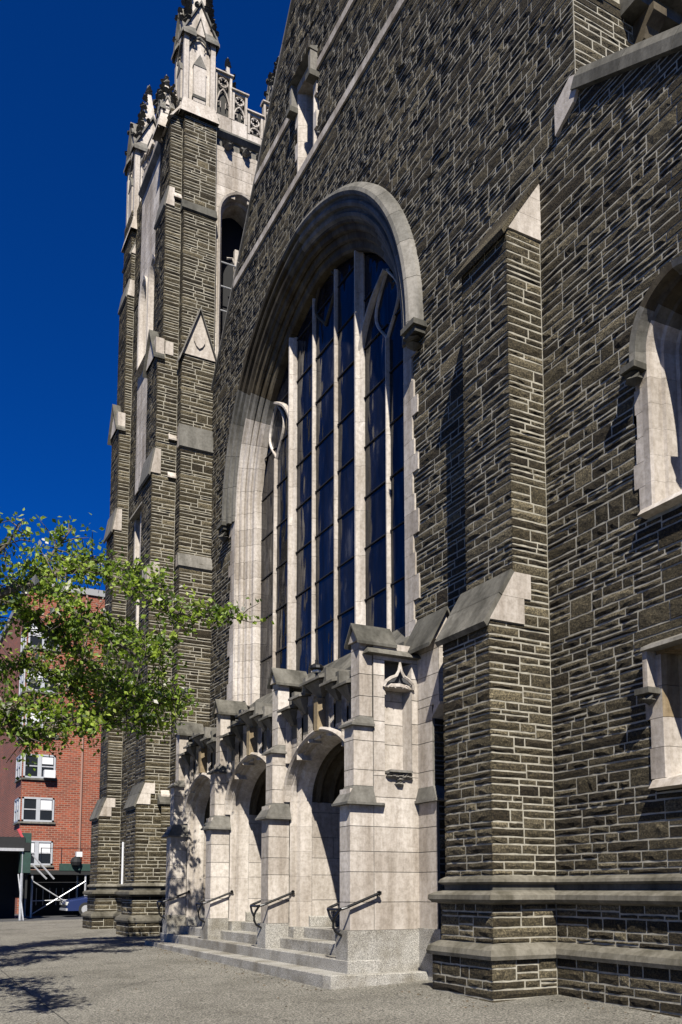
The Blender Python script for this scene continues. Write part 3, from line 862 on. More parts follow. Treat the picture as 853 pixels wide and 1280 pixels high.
s2l = lambda z: [(0, max(.01, YW-7.53-(z-10.8)/(11.74-10.8)*.6-.22))]
faces(BT, upp, 0, 10.8, 11.35, seed=34, mb=bt, spans={2: s2f, 0: s2l}, skip=(1,), nomb=(1,))
fill(BT, bt, MORTAR)
weathering(BT, (-10.5, YW, 0), (1, 0, 0), (0, -1, 0), 1.07, .62, 1.05, 5.0, 5.72, over=.09, thick=.06)
weathering(BT, (-10.5, YW, 0), (1, 0, 0), (0, -1, 0), 1.07, .0, .62, 10.8, 11.74, over=.12, steps=3, thick=.05, slab=SCHIST)

# ------------------------------------------------------------------ portal
PO = new_part('portal'); pb = MB()
YP = 6.6; FIN = [-20.98, -18.05, -14.95, -11.84]
BAYS = [((a+b)/2, (b-a)/2-.16) for a, b in zip(FIN[:-1], FIN[1:])]
SPR, FLOOR = 2.98, .74
DA = [Arch(c, h-.02, .22, SPR, FLOOR, .68) for c, h in BAYS]
def Fport(z):
    sp = []
    for (c, h), A in zip(BAYS, DA):
        k = A.half(0, z)
        sp += sub([(c-h, c+h)], c-k, c+k) if k > 0 else [(c-h, c+h)]
    return [s for s in sp if s[1]-s[0] > .05]
strips(pb, (0, YP, 0), (1, 0, 0), Fport, FLOOR, 4.9, .06)
masonry(PO, (0, YP, 0), (1, 0, 0), (0, -1, 0), Fport, 3.0, 4.12, 'ashlar_block', 51)
dp = [(-.10, 6.60), (-.11, 6.50), (-.05, 6.47), (0, 6.50), (.01, 6.60), (.05, 6.63), (.04, 6.72), (.12, 6.76), (.17, 6.86), (.20, 6.95)]
ribs = [(.20, 6.95)]
for k in range(4):
    y = 6.95+k*.27; ribs += [(.20, y+.07), (.255, y+.09), (.275, y+.13), (.255, y+.17), (.20, y+.19)]
ribs += [(.20, 8.05)]
for (c, h), A in zip(BAYS, DA):
    voussoirs(PO, 'voussoir', A, dp, [1+i/5 for i in range(6)]+[2+i/5 for i in range(1, 6)], LIME, n=3)
    voussoirs(PO, 'jamb_stone', A, dp[4:], [i/5 for i in range(6)], LIME, back=False)
    voussoirs(PO, 'jamb_stone', A, dp[4:], [3+i/5 for i in range(6)], LIME, back=False)
    mb = MB(); sweep(mb, A, ribs, 1, 2, 12, .3, caps=False); sweep(mb, A, ribs, 2, 3, 12, .3, caps=False); mb.build('ribbed_vault', SOOTSHADE, PO)  # vault colour carries the porch's shade as well as soot
    for sg in (-1, 1):
        x = c+sg*(A.a-.20); F = lambda z: [(0, 1.1)]
        O, u = ((x, 6.95, 0), (0, 1, 0)) if sg < 0 else ((x, 8.05, 0), (0, -1, 0))
        strips(pb, O, u, F, FLOOR, SPR, 2.5); masonry(PO, O, u, (-sg, 0, 0), F, FLOOR, SPR, 'ashlar_block', 60+sg)
        MB().ext([(x+sg*.05, 6.9, FLOOR), (x-sg*.035, 6.9, FLOOR), (x-sg*.035, 6.9, FLOOR+.17), (x, 6.9, FLOOR+.20), (x+sg*.05, 6.9, FLOOR+.20)], (0, 1.1, 0)).build('base_moulding', GRANITE, PO)
    for sg in (-1, 1):
        xa, xb = sorted((c+sg*(h+.02), c+sg*(A.a-.235))); MB().box(xa, xb, 6.58, 8.1, .2, FLOOR+.004).build('granite_base', GRANITE, PO)
    dd = MB().box(c-1.2, c+1.2, 8.06, 8.12, FLOOR, 4.2, .2, 0); dd.build('tympanum', LIMESTAIN, PO)
    for sg in (-1, 1):
        mb = MB(); x0, x1 = sorted((c+sg*.05, c+sg*1.0))
        for k in range(5):
            a = lerp(x0, x1, k/5); mb.box(a+.006, lerp(x0, x1, (k+1)/5)-.006, 8.0, 8.06, FLOOR+.02, 2.95)
        mb.build('door_leaf', DOOR, PO)
    # wall tap on the left reveal
    x = c-(A.a-.20); mb = MB().bar((x, 7.35, 1.02), (x+.10, 7.35, 1.02), .018); mb.bar((x+.09, 7.35, 1.06), (x+.09, 7.33, .94), .016); mb.box(x+.06, x+.12, 7.31, 7.39, 1.05, 1.07)
    mb.build('wall_tap', IRON, PO)
# canopied parapet
def niche_run(x0, x1, zt, zb, yf=6.52):
    w = x1-x0; xm = (x0+x1)/2
    pb.add([(x0, 6.83, zb), (x1, 6.83, zb), (x1, 6.83, zt), (x0, 6.83, zt)], [[0, 1, 2, 3]], .5, 1)
    for x in (x0, x1-.0):
        MB().prism([(x-.05, 6.85), (x-.05, yf+.05), (x, yf-.02), (x+.05, yf+.05), (x+.05, 6.85)], zb-.1, zt-.30).build('colonnette', LIME, PO)
    # pointed head
    pts = [(x0, zt-.48)]+[(xm-(w/2-.04)*cos(t), zt-.46+.20*sin(t)) for t in [pi*i/8 for i in range(0, 9)]]+[(x1, zt-.48), (x1, zt-.12), (x0, zt-.12)]
    vs = [(x, yf+.03, z) for x, z in pts]
    MB().ext(vs, (0, .28, 0)).build('niche_head', LIME, PO)
    MB().ext([(x0-.0, yf-.20, zt-.15), (x0, yf-.20, zt-.11), (x0, yf+.0, zt), (x0, 7.05, zt), (x0, 7.05, zt-.10), (x0, yf+.02, zt-.10)], (w, 0, 0)).build('parapet_coping', LIMEW, PO)
    k = 3
    MB().ext([(xm-w*.36, yf-.15, zt-.15), (xm+w*.36, yf-.15, zt-.15), (xm+w*.08, yf+.02, zt-.40), (xm-w*.08, yf+.02, zt-.40)], (0, .2, .04)).build('niche_canopy', LIMEW, PO)
    MB().ext([(x0, 6.85, zt-.2), (x1, 6.85, zt-.2), (x1, 6.85, zb), (x0, 6.85, zb)], (0, .2, 0)).build('parapet_block', LIMEW, PO)
for (c, h), A in zip(BAYS, DA):
    e = h
    xs = [-e, -.86, -.40, .40, .86, e]; tops = [4.74, 4.87, 5.03, 4.87, 4.74]; bots = [3.78, 4.02, 4.16, 4.02, 3.78]
    for i in range(5):
        niche_run(c+xs[i]+(.04 if i == 0 else 0), c+xs[i+1]-(.04 if i == 4 else 0), tops[i], bots[i])
    for i in (1, 2, 3, 4):      # step faces of the parapet
        zlo, zhi = sorted((tops[i-1], tops[i])); 
        MB().box(c+xs[i]-.06, c+xs[i]+.06, 6.42, 7.0, zlo-.1, zhi+.02).build('merlon_cheek', LIMEW, PO)
    MB().box(c-.07, c+.07, 6.45, 6.6, 4.06, 4.62).build('colonnette', LIMESTAIN, PO)
MB().box(-21.1, -11.7, 6.9, 8.3, 4.55, 4.68).build('portal_roof', ROOF, PO)
# piers
def pier(parent, xc, deep=6.6):
    st = [(.8, 2.66, 6.20, .16), (2.95, 3.86, 6.27, .145), (4.02, 5.16, 6.38, .125)]
    for k, (za, zb, yf, hw) in enumerate(st):
        pth = [(xc-hw, deep+.2), (xc-hw, yf), (xc+hw, yf), (xc+hw, deep+(0.0 if k else 0))]
        faces(parent, pth, 0, za, zb+(.25 if k == 0 else .1 if k == 1 else .02), 'ashlar_block', int(-xc*10)+k, mb=pb)
    for (z0, z1, yo, yi, hw, ov) in ((2.66, 2.95, 6.20, 6.27, .16, .10), (3.86, 4.02, 6.27, 6.38, .145, .07)):
        e = ov; y1 = deep if z0 < 3 else deep
        MB().ext([(xc-hw-e, yo-e, z0), (xc+hw+e, yo-e, z0), (xc+hw+e, y1, z0), (xc-hw-e, y1, z0)], (0, 0, .035)).build('drip_mould', LIMEW, parent)
        b = [(xc-hw-e*.9, yo-e*.9, z0+.035), (xc+hw+e*.9, yo-e*.9, z0+.035), (xc+hw+e*.9, y1, z0+.035), (xc-hw-e*.9, y1, z0+.035)]
        t = [(xc-hw+.01, yi-.005, z1), (xc+hw-.01, yi-.005, z1), (xc+hw-.01, y1, z1), (xc-hw+.01, y1, z1)]
        MB().add(b+t, [[0, 1, 5, 4], [1, 2, 6, 5], [3, 0, 4, 7], [4, 5, 6, 7]], .3).build('weathering_stone', LIMEW, parent)
    gablet(parent, (xc-.17, deep+.4, 0), (1, 0, 0), (0, -1, 0), .34, 0, .66, 5.19, 5.44, over=.045, t=.03)
    MB().box(xc-.19, xc+.19, 6.14, 6.62, .3, .80).build('granite_base', GRANITE, parent)
for x in FIN: pier(PO, x)
# end wall of the portal and its corner turret
endp = [(-11.66, 7.4), (-11.66, 6.6)]
def end_run(path, z0, z1, seed, spans=None): faces(PO, path, 0, z0, z1, 'ashlar_block', seed, mb=pb, spans=spans)
SX = -11.68
F_end = lambda z: ([(0, .2), (.68, .8)] if 3.12 < z < 4.92 else [(0, .8)])
strips(pb, (SX, 6.6, 0), (0, 1, 0), F_end, .5, 5.2, .1, extra=(3.12, 4.92)); masonry(PO, (SX, 6.6, 0), (0, 1, 0), (1, 0, 0), F_end, .8, 3.12, 'ashlar_block', 90)
masonry(PO, (SX, 6.6, 0), (0, 1, 0), (1, 0, 0), F_end, 3.12, 4.92, 'ashlar_block', 91); masonry(PO, (SX, 6.6, 0), (0, 1, 0), (1, 0, 0), F_end, 4.92, 5.2, 'ashlar_block', 92)
for y, s in ((6.8, 1), (7.28, -1)):      # niche cheeks
    MB().add([(SX, y, 3.12), (SX-.21, y+s*.03, 3.12), (SX-.21, y+s*.03, 4.92), (SX, y, 4.92)], [[0, 1, 2, 3]], .5).build('niche_cheek', LIME, PO)
nb = (SX-.21, 6.8, 0); strips(pb, nb, (0, 1, 0), lambda z: [(0, .48)], 3.1, 4.95, 2); masonry(PO, nb, (0, 1, 0), (1, 0, 0), lambda z: [(0.03, .45)], 3.14, 4.6, 'ashlar_block', 95)
mb = MB(); yc = 7.04       # ogee canopy of the niche
for s in (-1, 1):
    pts = [(SX+.03, yc+s*.26, 4.50), (SX+.05, yc+s*.24, 4.58), (SX+.06, yc+s*.16, 4.64), (SX+.07, yc+s*.07, 4.68), (SX+.07, yc+s*.025, 4.76), (SX+.07, yc, 4.90)]
    mb.tube(pts, [.03, .03, .03, .028, .022, .015], 5)
    mb.tube([(SX+.02, yc+s*.2, 4.50), (SX+.03, yc+s*.13, 4.55), (SX+.03, yc+s*.06, 4.5)], .018, 5)
mb.ext([(SX-.12, yc-.25, 4.48), (SX+.02, yc-.25, 4.50), (SX+.06, yc, 4.52), (SX+.02, yc+.25, 4.50), (SX-.12, yc+.25, 4.48)], (0, 0, .05)); mb.build('niche_canopy', LIME, PO)
mb = MB(); 
for k in range(7): mb.blob((SX+.03, 6.86+.06*k, 3.13-.02*abs(3-k)*0+.01*(k % 2)), .06)
mb.blob((SX+.01, 7.04, 3.03), .09); mb.ext([(SX-.1, 6.82, 3.16), (SX+.1, 6.84, 3.18), (SX+.1, 7.24, 3.18), (SX-.1, 7.26, 3.16)], (0, 0, .035)); mb.build('carved_bracket', LIMEW, PO)
MB().ext([(SX-.02, 6.42, 4.98), (SX+.12, 6.45, 4.99), (SX+.10, 6.5, 5.03), (SX-.02, 6.5, 5.12)], (0, .95, 0)).build('drip_mould', GREYCAP, PO)
tp = [(SX, 7.4), (-11.12, 7.4), (-11.12, YW)]
for za, zb, xr, sd in ((.8, 2.72, -11.17, 96), (2.72, 4.2, -11.27, 97), (4.2, 5.2, -11.08, 98)):
    pth = [(SX-.2, 7.4), (xr, 7.4), (xr, YW)]
    faces(PO, pth, 0, za, zb, 'ashlar_block', sd, mb=pb, skip=(1,))
    if za < 4: masonry(PO, (xr, 7.43, 0), (0, 1, 0), (1, 0, 0), lambda z: [(0, YW-7.43)], za, zb, 'stone', sd)  # dark stone on this side stands in for the buttress's shade
    else: masonry(PO, (xr, 7.4, 0), (0, 1, 0), (1, 0, 0), lambda z: [(0, YW-7.4)], za, zb, 'ashlar_block', sd)
MB().ext([(SX, 7.32, 2.72), (-11.08, 7.32, 2.72), (-11.08, YW, 2.72), (SX, YW, 2.72)], (0, 0, .04)).build('drip_mould', LIMEW, PO)
MB().add([(SX-.02, 7.34, 2.76), (-11.1, 7.34, 2.76), (-11.1, YW, 2.76), (SX-.02, 7.40, 2.98), (-11.27, 7.40, 2.98), (-11.27, YW, 2.98)], [[0, 1, 4, 3], [1, 2, 5, 4]], .3).build('weathering_stone', LIMEW, PO)
MB().ext([(SX-.0, 7.38, 4.2), (-11.05, 7.38, 4.2), (-11.05, YW, 4.2), (-11.19, YW, 4.06), (-11.19, 7.38, 4.06)], (0, 0, 0.0)) 
mb = MB().add([(-11.27, 7.39, 4.0), (-11.06, 7.39, 4.18), (-11.04, YW, 4.18), (-11.27, YW, 4.0), (-11.2, 7.39, 4.22), (-11.04, 7.39, 4.22), (-11.04, YW, 4.22), (-11.2, YW, 4.22)], [[0, 1, 2, 3], [0, 1, 5, 4], [1, 2, 6, 5]], .5); mb.build('corbel_stone', LIME, PO)
# side drip of the end wall at 2.66 (return of the pier cap)
MB().ext([(SX, 6.6, 2.66), (SX+.11, 6.1, 2.66), (SX+.11, 6.72, 2.66), (SX, 6.8, 2.66)], (0, 0, .035)).build('drip_mould', LIMEW, PO)
gablet(PO, (-11.55, 7.3, 0), (0, 1, 0), (1, 0, 0), .5, -.35, .42, 5.2, 5.66, over=.08, t=.04)
MB().box(SX-.3, SX+.04, 6.62, 7.42, -.3, .80).build('granite_base', GRANITE, PO)
MB().box(SX+.0, -11.06, 7.36, YW, -.4, .82).build('granite_base', GRANITE, PO)
# left end return
strips(pb, (-21.14, YW, 0), (0, -1, 0), lambda z: [(0, 1.55)], -.2, 5, 6)
strips(pb, (-23.9, YW-.02, 0), (1, 0, 0), lambda z: [(0, 2.8)], -.2, 5.2, 6)
masonry(PO, (-23.9, YW-.02, 0), (1, 0, 0), (0, -1, 0), lambda z: [(0, 2.76)], .0, 5.0, 'stone', 44)
fill(PO, pb, [LIMEW, LIMESTAIN])
for c, h in BAYS:
    pass

# ------------------------------------------------------------------ steps
ST = thing('entrance_steps', (-16, 6, 0), 'flight of granite steps running the whole width of the pale portal', 'steps')
r = .185
def slab(x0, x1, y0, y1, z0, z1, plan=None):
    mb = MB(); plan = plan or [(x0+.003, y0), (x1-.003, y0), (x1-.003, y1), (x0+.003, y1)]
    n = len(plan); b = .012; cx = sum(p[0] for p in plan)/n; cy = sum(p[1] for p in plan)/n
    ins = [(p[0]+(b if p[0] < cx else -b), p[1]+(b if p[1] < cy else -b)) for p in plan]
    vs = [(x, y, z0) for x, y in plan]+[(x, y, z1-b) for x, y in plan]+[(x, y, z1) for x, y in ins]
    fs = [[i, (i+1) % n, n+(i+1) % n, n+i] for i in range(n)]+[[n+i, n+(i+1) % n, 2*n+(i+1) % n, 2*n+i] for i in range(n)]+[list(range(2*n, 3*n))]
    mb.add(vs, fs, RND.random()); return mb.build('step_slab', GRANITE, ST)
xs = [-21.3, -19.6, -17.5, -15.3, -13.4, -11.68]
for a, b in zip(xs[:-1], xs[1:]): slab(a, b, 5.76, 6.4, -.35, r)
slab(0, 0, 0, 0, -.4, r, [(-11.68, 5.76), (-11.52, 5.80), (-11.42, 6.5), (-11.68, 6.5)])
slab(0, 0, 0, 0, -.4, r, [(-11.72, 6.505), (-11.42, 6.505), (-11.40, 7.42), (-11.72, 7.42)])
xs = [-21.3, -19.2, -16.9, -14.5, -12.9]
for a, b in zip(xs[:-1], xs[1:]): slab(a, b, 6.13, 6.66, .1, 2*r)
slab(-12.9, -11.63, 6.13, 6.70, .1, 2*r)
for c, h in BAYS:
    slab(c-h+.02, c+.2, 6.42, 6.95, 2*r-.05, 3*r); slab(c+.2, c+h-.02, 6.42, 6.95, 2*r-.05, 3*r)
    slab(c-h+.14, c-.1, 6.78, 7.3, 3*r-.05, 4*r); slab(c-.1, c+h-.14, 6.78, 7.3, 3*r-.05, 4*r)
    MB().box(c-1.2, c+1.2, 7.3, 8.1, .5, 4*r-.002).build('porch_floor', GRANITE, ST)

# ------------------------------------------------------------------ handrails and floodlights
RL = ['black iron handrail on the portal pier at the left end of the steps', 'black iron handrail wrapped round the second portal pier from the left',
      'black iron handrail wrapped round the third portal pier from the left', 'black iron handrail wrapped round the rightmost portal pier, beside the steps\' end']
def handrail(x, lab):
    t = thing('handrail', (x, 6.0, .37), lab, 'handrail', 'iron handrails round the portal piers')
    A, B = (x+.25, 6.62, 1.34), (x+.25, 6.02, 1.12); Cc, D = (x-.25, 6.02, 1.12), (x-.25, 6.62, 1.34)
    MB().tube([A, (x+.25, 6.1, 1.145), (x+.23, 6.03, 1.12), (x+.15, 6.0, 1.11), (x-.15, 6.0, 1.11), (x-.23, 6.03, 1.12), (x-.25, 6.1, 1.145), D], .022, 8).build('rail', IRON, t)
    MB().tube([(x+.2, 6.01, 1.11), (x+.1, 5.99, 1.02), (x+.02, 5.99, .95), (x, 6.0, .85), (x, 6.04, .78), (x, 6.14, .72)], .02, 8).build('support', IRON, t)
    MB().tube([(x-.2, 6.01, 1.11), (x-.1, 5.99, 1.02), (x, 5.99, .94)], .02, 8).build('support', IRON, t)
    for p in (A, D):
        mb = MB(); mb.blob((p[0], p[1]+.02, p[2]+.01), .042); mb.bar(p, (x+(.16 if p[0] > x else -.16), p[1]+.04, p[2]-.03), .014); mb.build('end_boss', IRON, t)
for x, l in zip(FIN, RL): handrail(x, l)
FL = ['small black dome floodlight on the portal parapet above the left doorway', 'small black dome floodlight on the portal parapet above the middle doorway', 'small black dome floodlight on the portal parapet above the right doorway']
for (px_, py_, X), l in zip(((250, 921, -20.0), (305, 883, -17.2), (396, 832, -14.0)), FL):
    p = onX(px_, py_, X); y = min(max(p.y, 6.75), 7.4); z = 5.05
    p = onY(px_, py_-3, 7.05); x, y, z = p
    t = thing('floodlight', (x, y, z-.35), l, 'floodlight', 'dome floodlights on the portal')
    MB().bar((x, y, 4.66), (x, y, z-.12), .025).build('stem', IRON, t)
    MB().lathe((x, y, z-.14), [(0, 0), (.10, 0), (.14, .03), (.13, .08), (.07, .12), (.03, .14), (.03, .2), (0, .21)], 12).build('housing', IRON, t)
    MB().lathe((x, y, z-.19), [(.05, 0), (.085, .02), (.085, .06)], 10).build('lens', BULB, t)

# ------------------------------------------------------------------ tower
TW = new_part('tower'); tb = MB()
Y0, Y1 = 6.95, 11.0; XL, XR = -30.05, -24.38
def tpath(f1, xb, w=0):
    return [(XL, Y1), (XL, f1), (XL+1.05, f1), (XL+1.05, Y0), (-25.4, Y0), (-25.4, f1), (-24.35, f1), (-24.35, Y0+.0), (-24.35, 7.18), (xb, 7.18), (xb, 8.2)]
stages = [(1.58, 3.75, 6.25, -23.80), (3.75, 10.7, 6.48, -23.82), (10.7, 13.35, 6.48, -23.92), (13.35, 14.3, 6.56, -23.92), (14.3, 17.3, 6.56, -24.0), (17.3, 21.8, 6.70, -24.10), (21.8, 25.0, 6.80, -24.18)]
for k, (za, zb, f1, xb) in enumerate(stages):
    pth = [(XL, Y1), (XL, f1), (XL+1.05, f1), (XL+1.05, Y0), (-25.4, Y0), (-25.4, f1), (-24.35, f1), (-24.35, 7.18), (xb, 7.18), (xb, 8.2)]
    win = None
    def fwin(z):
        L = (-25.4)-(XL+1.05); s = [(0, L)]
        if z > 14.2: return [(0, 1.05), (L-.12, L)]
        if 11.6 < z < 13.4: return sub(s, 1.0, L-1.0)
        if 9.6 < z < 10.9: return sub(s, L*.5-.2, L*.5+.2)
        return s
    faces(TW, pth, 0, za, zb, seed=200+k, mb=tb, spans={3: fwin}, skip=(0,))
# belfry side (+X)
def fside(z):
    s = [(0, 1.75)]; return s
strips(tb, (XR, 8.15, 0), (0, 1, 0), fside, 8, 17, 9)
tb.box(XL+.3, XR-1.2, Y0+1.2, Y1-.3, 0, 25, .5, 1); 
fill(TW, tb, [MORTAR, DARK])
base = [(XL, Y1), (XL, 6.25), (XL+1.05, 6.25), (XL+1.05, Y0), (-25.4, Y0), (-25.4, 6.25), (-24.35, 6.25), (-24.35, 7.1), (-23.8, 7.1), (-23.8, 8.2)]
TP = new_part('tower_plinth'); mb = MB()
faces(TP, base, .16, -.3, .52, seed=301, mb=mb, skip=(0,)); faces(TP, base, .05, .70, 1.22, seed=302, mb=mb, skip=(0,)); fill(TP, mb, MORTAR)
moulds(base, TP)
# weatherings of the tower buttresses
def tb_caps(x0):
    O, u, n = (x0, Y0, 0), (1, 0, 0), (0, -1, 0)
    weathering(TW, O, u, n, 1.05, .47, .70, 3.75, 4.35, over=.08)
    weathering(TW, O, u, n, 1.05, .39, .52, 13.35, 14.1, over=.08, steps=1, slab=LIME)
    gablet(TW, (x0, Y0, 0), u, n, 1.05, .2, .44, 17.0, 17.95, over=.09, t=.05)
    weathering(TW, O, u, n, 1.05, .15, .25, 21.8, 22.4, over=.06, steps=1, body=LIME)
    MB().box(x0-.03, x0+1.08, Y0-.45, Y0-.2, 17.0, 17.5).build('gablet_side', LIME, TW)
for x0 in (XL, -25.4): tb_caps(x0)
MB().box(-24.6, -24.32, 6.78, 7.02, 17.05, 17.45).build('gablet_side', LIME, TW)
O2, u2, n2 = (-24.3, 7.18, 0), (0, 1, 0), (1, 0, 0)
weathering(TW, O2, u2, n2, 1.02, .38, .48, 10.55, 10.9, over=.05, steps=1)
weathering(TW, O2, u2, n2, 1.02, .30, .40, 14.15, 14.8, over=.06, steps=1, slab=LIME)
gablet(TW, O2, u2, n2, 1.02, .1, .34, 17.0, 18.45, over=.1, shield=True, t=.05, roof=LIMEW)
weathering(TW, O2, u2, n2, 1.02, .12, .20, 21.7, 21.95, over=.06, steps=1, body=GREYCAP)
# recess strip set-offs
for z in (4.0, 13.3, 14.45, 22.1):
    MB().ext([(-24.36, 6.93, z), (-24.26, 6.93, z-.02), (-24.26, 6.93, z+.03), (-24.36, 6.93, z+.2)], (0, .27, 0)).build('weathering_stone', LIME, TW)
low2 = MB(); strips(low2, (-24.12, 6.9, 0), (0, 1, 0), lambda z: [(0, .3)], 1.5, 3.75, 3); low2.build('recess_backing', MORTAR, TW)
masonry(TW, (-24.12, 6.9, 0), (0, 1, 0), (1, 0, 0), lambda z: [(0, .3)], 1.58, 3.75, 'stone', 310, cl=True)
MB().ext([(-24.36, 6.84, 3.75), (-24.05, 6.84, 3.75), (-24.05, 6.84, 3.8), (-24.36, 6.84, 4.05)], (0, .36, 0)).build('weathering_stone', GREYCAP, TW)
# front window panel between the buttresses
WX0, WX1 = XL+1.05+1.05, -25.52; wc = (WX0+WX1)/2
TWN = new_part('belfry_front'); fb = MB()
LA = [Arch(wc-.55, .40, .25, 20.6, 15.6, 1.2), Arch(wc+.55, .40, .25, 20.6, 15.6, 1.2)]
def Fw(z):
    s = [(WX0, WX1)]
    for A in LA:
        if z > 18.3 and A.half(0, z) > 0 and z < 21.8: s = sub(s, A.xc-A.half(0, z), A.xc+A.half(0, z))
    return s
strips(fb, (0, Y0-.06, 0), (1, 0, 0), Fw, 14.2, 25, .12, extra=(18.3,)); 
masonry(TWN, (0, Y0-.06, 0), (1, 0, 0), (0, -1, 0), Fw, 14.2, 24.9, 'ashlar_block', 330)
fb.add([(WX0, Y0+.55, 14), (WX1, Y0+.55, 14), (WX1, Y0+.55, 25), (WX0, Y0+.55, 25)], [[0, 1, 2, 3]], .5, 1)
fill(TWN, fb, [LIMEW, DARK])
for A in LA:
    A.z0 = 18.3; mb = MB(); sweep(mb, A, [(-.08, 6.90), (-.09, 6.80), (0, 6.82), (.06, 6.95), (.10, 7.2), (.14, 7.4)], 0, 4, 30, .6, caps=False); mb.build('window_surround', LIME, TWN)
    member([(A.xc, 18.3), (A.xc, 21.4)], .1, .1, TWN, 'mullion', y=7.25)
    for zz in [18.6+i*.35 for i in range(7)]:
        MB().ext([(A.xc-.4, 7.3, zz+.16), (A.xc+.4, 7.3, zz+.16), (A.xc+.4, 7.14, zz), (A.xc-.4, 7.14, zz)], (0, .01, .03)).build('louvre', ROOF, TWN)
    MB().ext([(A.xc-.55, 6.72, 18.2), (A.xc-.55, 6.95, 18.2), (A.xc-.55, 7.3, 18.4), (A.xc-.55, 7.2, 18.4)], (1.1, 0, 0)).build('sill_stone', LIME, TWN)
# square-headed window and slit lower on the tower front
TL = new_part('tower_low_window'); L = (-25.4)-(XL+1.05); fb = MB()
a, b = XL+1.05+1.0, -25.4-1.0
fb.add([(a, 7.3, 11.5), (b, 7.3, 11.5), (b, 7.3, 13.5), (a, 7.3, 13.5)], [[0, 1, 2, 3]], .5, 0); fill(TL, fb, DARK)
for x in (a, b-.12, (a+b)/2-.06): MB().box(x, x+.12, Y0-.04, 7.3, 11.6, 13.4).build('jamb_stone', LIME, TL)
MB().ext([(a-.1, 6.78, 11.5), (a-.1, 7.3, 11.5), (a-.1, 7.3, 11.7), (a-.1, 6.82, 11.58)], (b-a+.2, 0, 0)).build('sill_stone', LIMEW, TL)
MB().ext([(a-.1, 6.76, 13.36), (a-.1, 7.3, 13.36), (a-.1, 7.3, 13.55), (a-.1, 6.8, 13.48)], (b-a+.2, 0, 0)).build('label_mould', LIMEW, TL)
x = XL+1.05+L*.5; MB().box(x-.2, x+.2, 7.2, 7.22, 9.5, 10.9).build('slit_window', DARK, TL)
SA = Arch(x, .2, .1, 10.6, 9.6); mb = MB(); sweep(mb, SA, [(-.1, 6.96), (-.1, 6.9), (0, 6.9), (.05, 7.2)], 0, 4, 20, .6, caps=False); mb.build('window_surround', LIME, TL)
MB().box(-24.9, -24.33, 6.4, 6.47, 10.0, 10.6).build('quoin', LIME, TL)
MB().box(-24.36, -24.32, 6.47, 6.75, 10.1, 10.7).build('quoin', LIME, TL)
# belfry opening on the side towards the gable
BS = new_part('belfry_side'); sb = MB(); SAR = Arch(9.1, .68, .12, 22.2, 16.0)
def Fs(z):
    k = SAR.half(0, z); s = [(8.2, 9.95)]
    return sub(s, SAR.xc-k, SAR.xc+k) if k > 0 else s
strips(sb, (XR, 0, 0), (0, 1, 0), Fs, 16.0, 24.8, .1)
masonry(BS, (XR, 0, 0), (0, 1, 0), (1, 0, 0), Fs, 16.2, 24.4, 'ashlar_block', 340)
sb.box(XR-1.1, XR-1.08, 8.2, 10, 16, 24.6, .5, 1); fill(BS, sb, [LIMEW, DARK])
mapx = lambda x, y, z: Vector((XR-(y-8.15), x, z))
mb = MB(); sweep(mb, SAR, [(-.07, 8.13), (-.06, 8.08), (0, 8.1), (.07, 8.25), (.07, 8.35), (.14, 8.4), (.14, 9.0)], 0, 4, 36, .5, caps=False, map3=mapx); mb.build('window_surround', LIME, BS)
MB().box(XR-.45, XR-.33, 9.04, 9.16, 16, 21.4).build('mullion', LIME, BS)
for s in (-1, 1):
    MB().tube([(XR-.39, 9.1, 20.9), (XR-.39, 9.1+s*.12, 21.1), (XR-.39, 9.1+s*.3, 21.05)], .035, 5).build('tracery_bar', LIME, BS)
for zz in (19.2, 20.0, 20.8): MB().bar((XR-.3, 8.45, zz), (XR-.3, 9.75, zz), .025).build('tie_bar', GALV, BS)
# rear corner buttress
rbm = MB(); rp = [(-24.15, 9.95), (-24.15, 10.95)]
strips(rbm, (-24.15, 9.95, 0), (0, 1, 0), lambda z: [(0, 1)], 14, 25, 12); strips(rbm, (-24.4, 9.95, 0), (1, 0, 0), lambda z: [(0, .25)], 14, 25, 12)
masonry(TW, (-24.15, 9.95, 0), (0, 1, 0), (1, 0, 0), lambda z: [(0, 1)], 17, 25, 'stone', 350)
rbm.build('rear_backing', MORTAR, TW)
# main string, grotesques, parapet
PA = new_part('parapet'); qb = MB(); qb.box(XL+.2, XR-.1, Y0+.2, Y1-.2, 24.9, 25.0)
fill(PA, qb, ROOF)
for (x0, x1, y0, y1) in ((XR, XR+.16, 8.15, 10.0),):
    MB().ext([(XR-.1, 8.18, 24.62), (XR+.06, 8.18, 24.66), (XR+.17, 8.18, 24.78), (XR+.17, 8.18, 24.84), (XR+.02, 8.18, 24.98), (XR-.1, 8.18, 24.98)], (0, 1.85, 0)).build('string_course', LIMEW, PA)
    for y in (8.62, 9.2, 9.75):
        mb = MB(); mb.blob((XR+.10, y, 24.42), .15, sq=(1.1, .9, .9)); mb.blob((XR+.2, y, 24.36), .085); mb.blob((XR+.06, y+.13, 24.52), .08); mb.blob((XR+.06, y-.13, 24.52), .08); mb.build('grotesque', LIMEW, PA)
MB().ext([(WX0, 6.9, 24.62), (WX0, 6.74, 24.78), (WX0, 6.74, 24.84), (WX0, 6.95, 24.98)], (WX1-WX0, 0, 0)).build('string_course', LIMEW, PA)
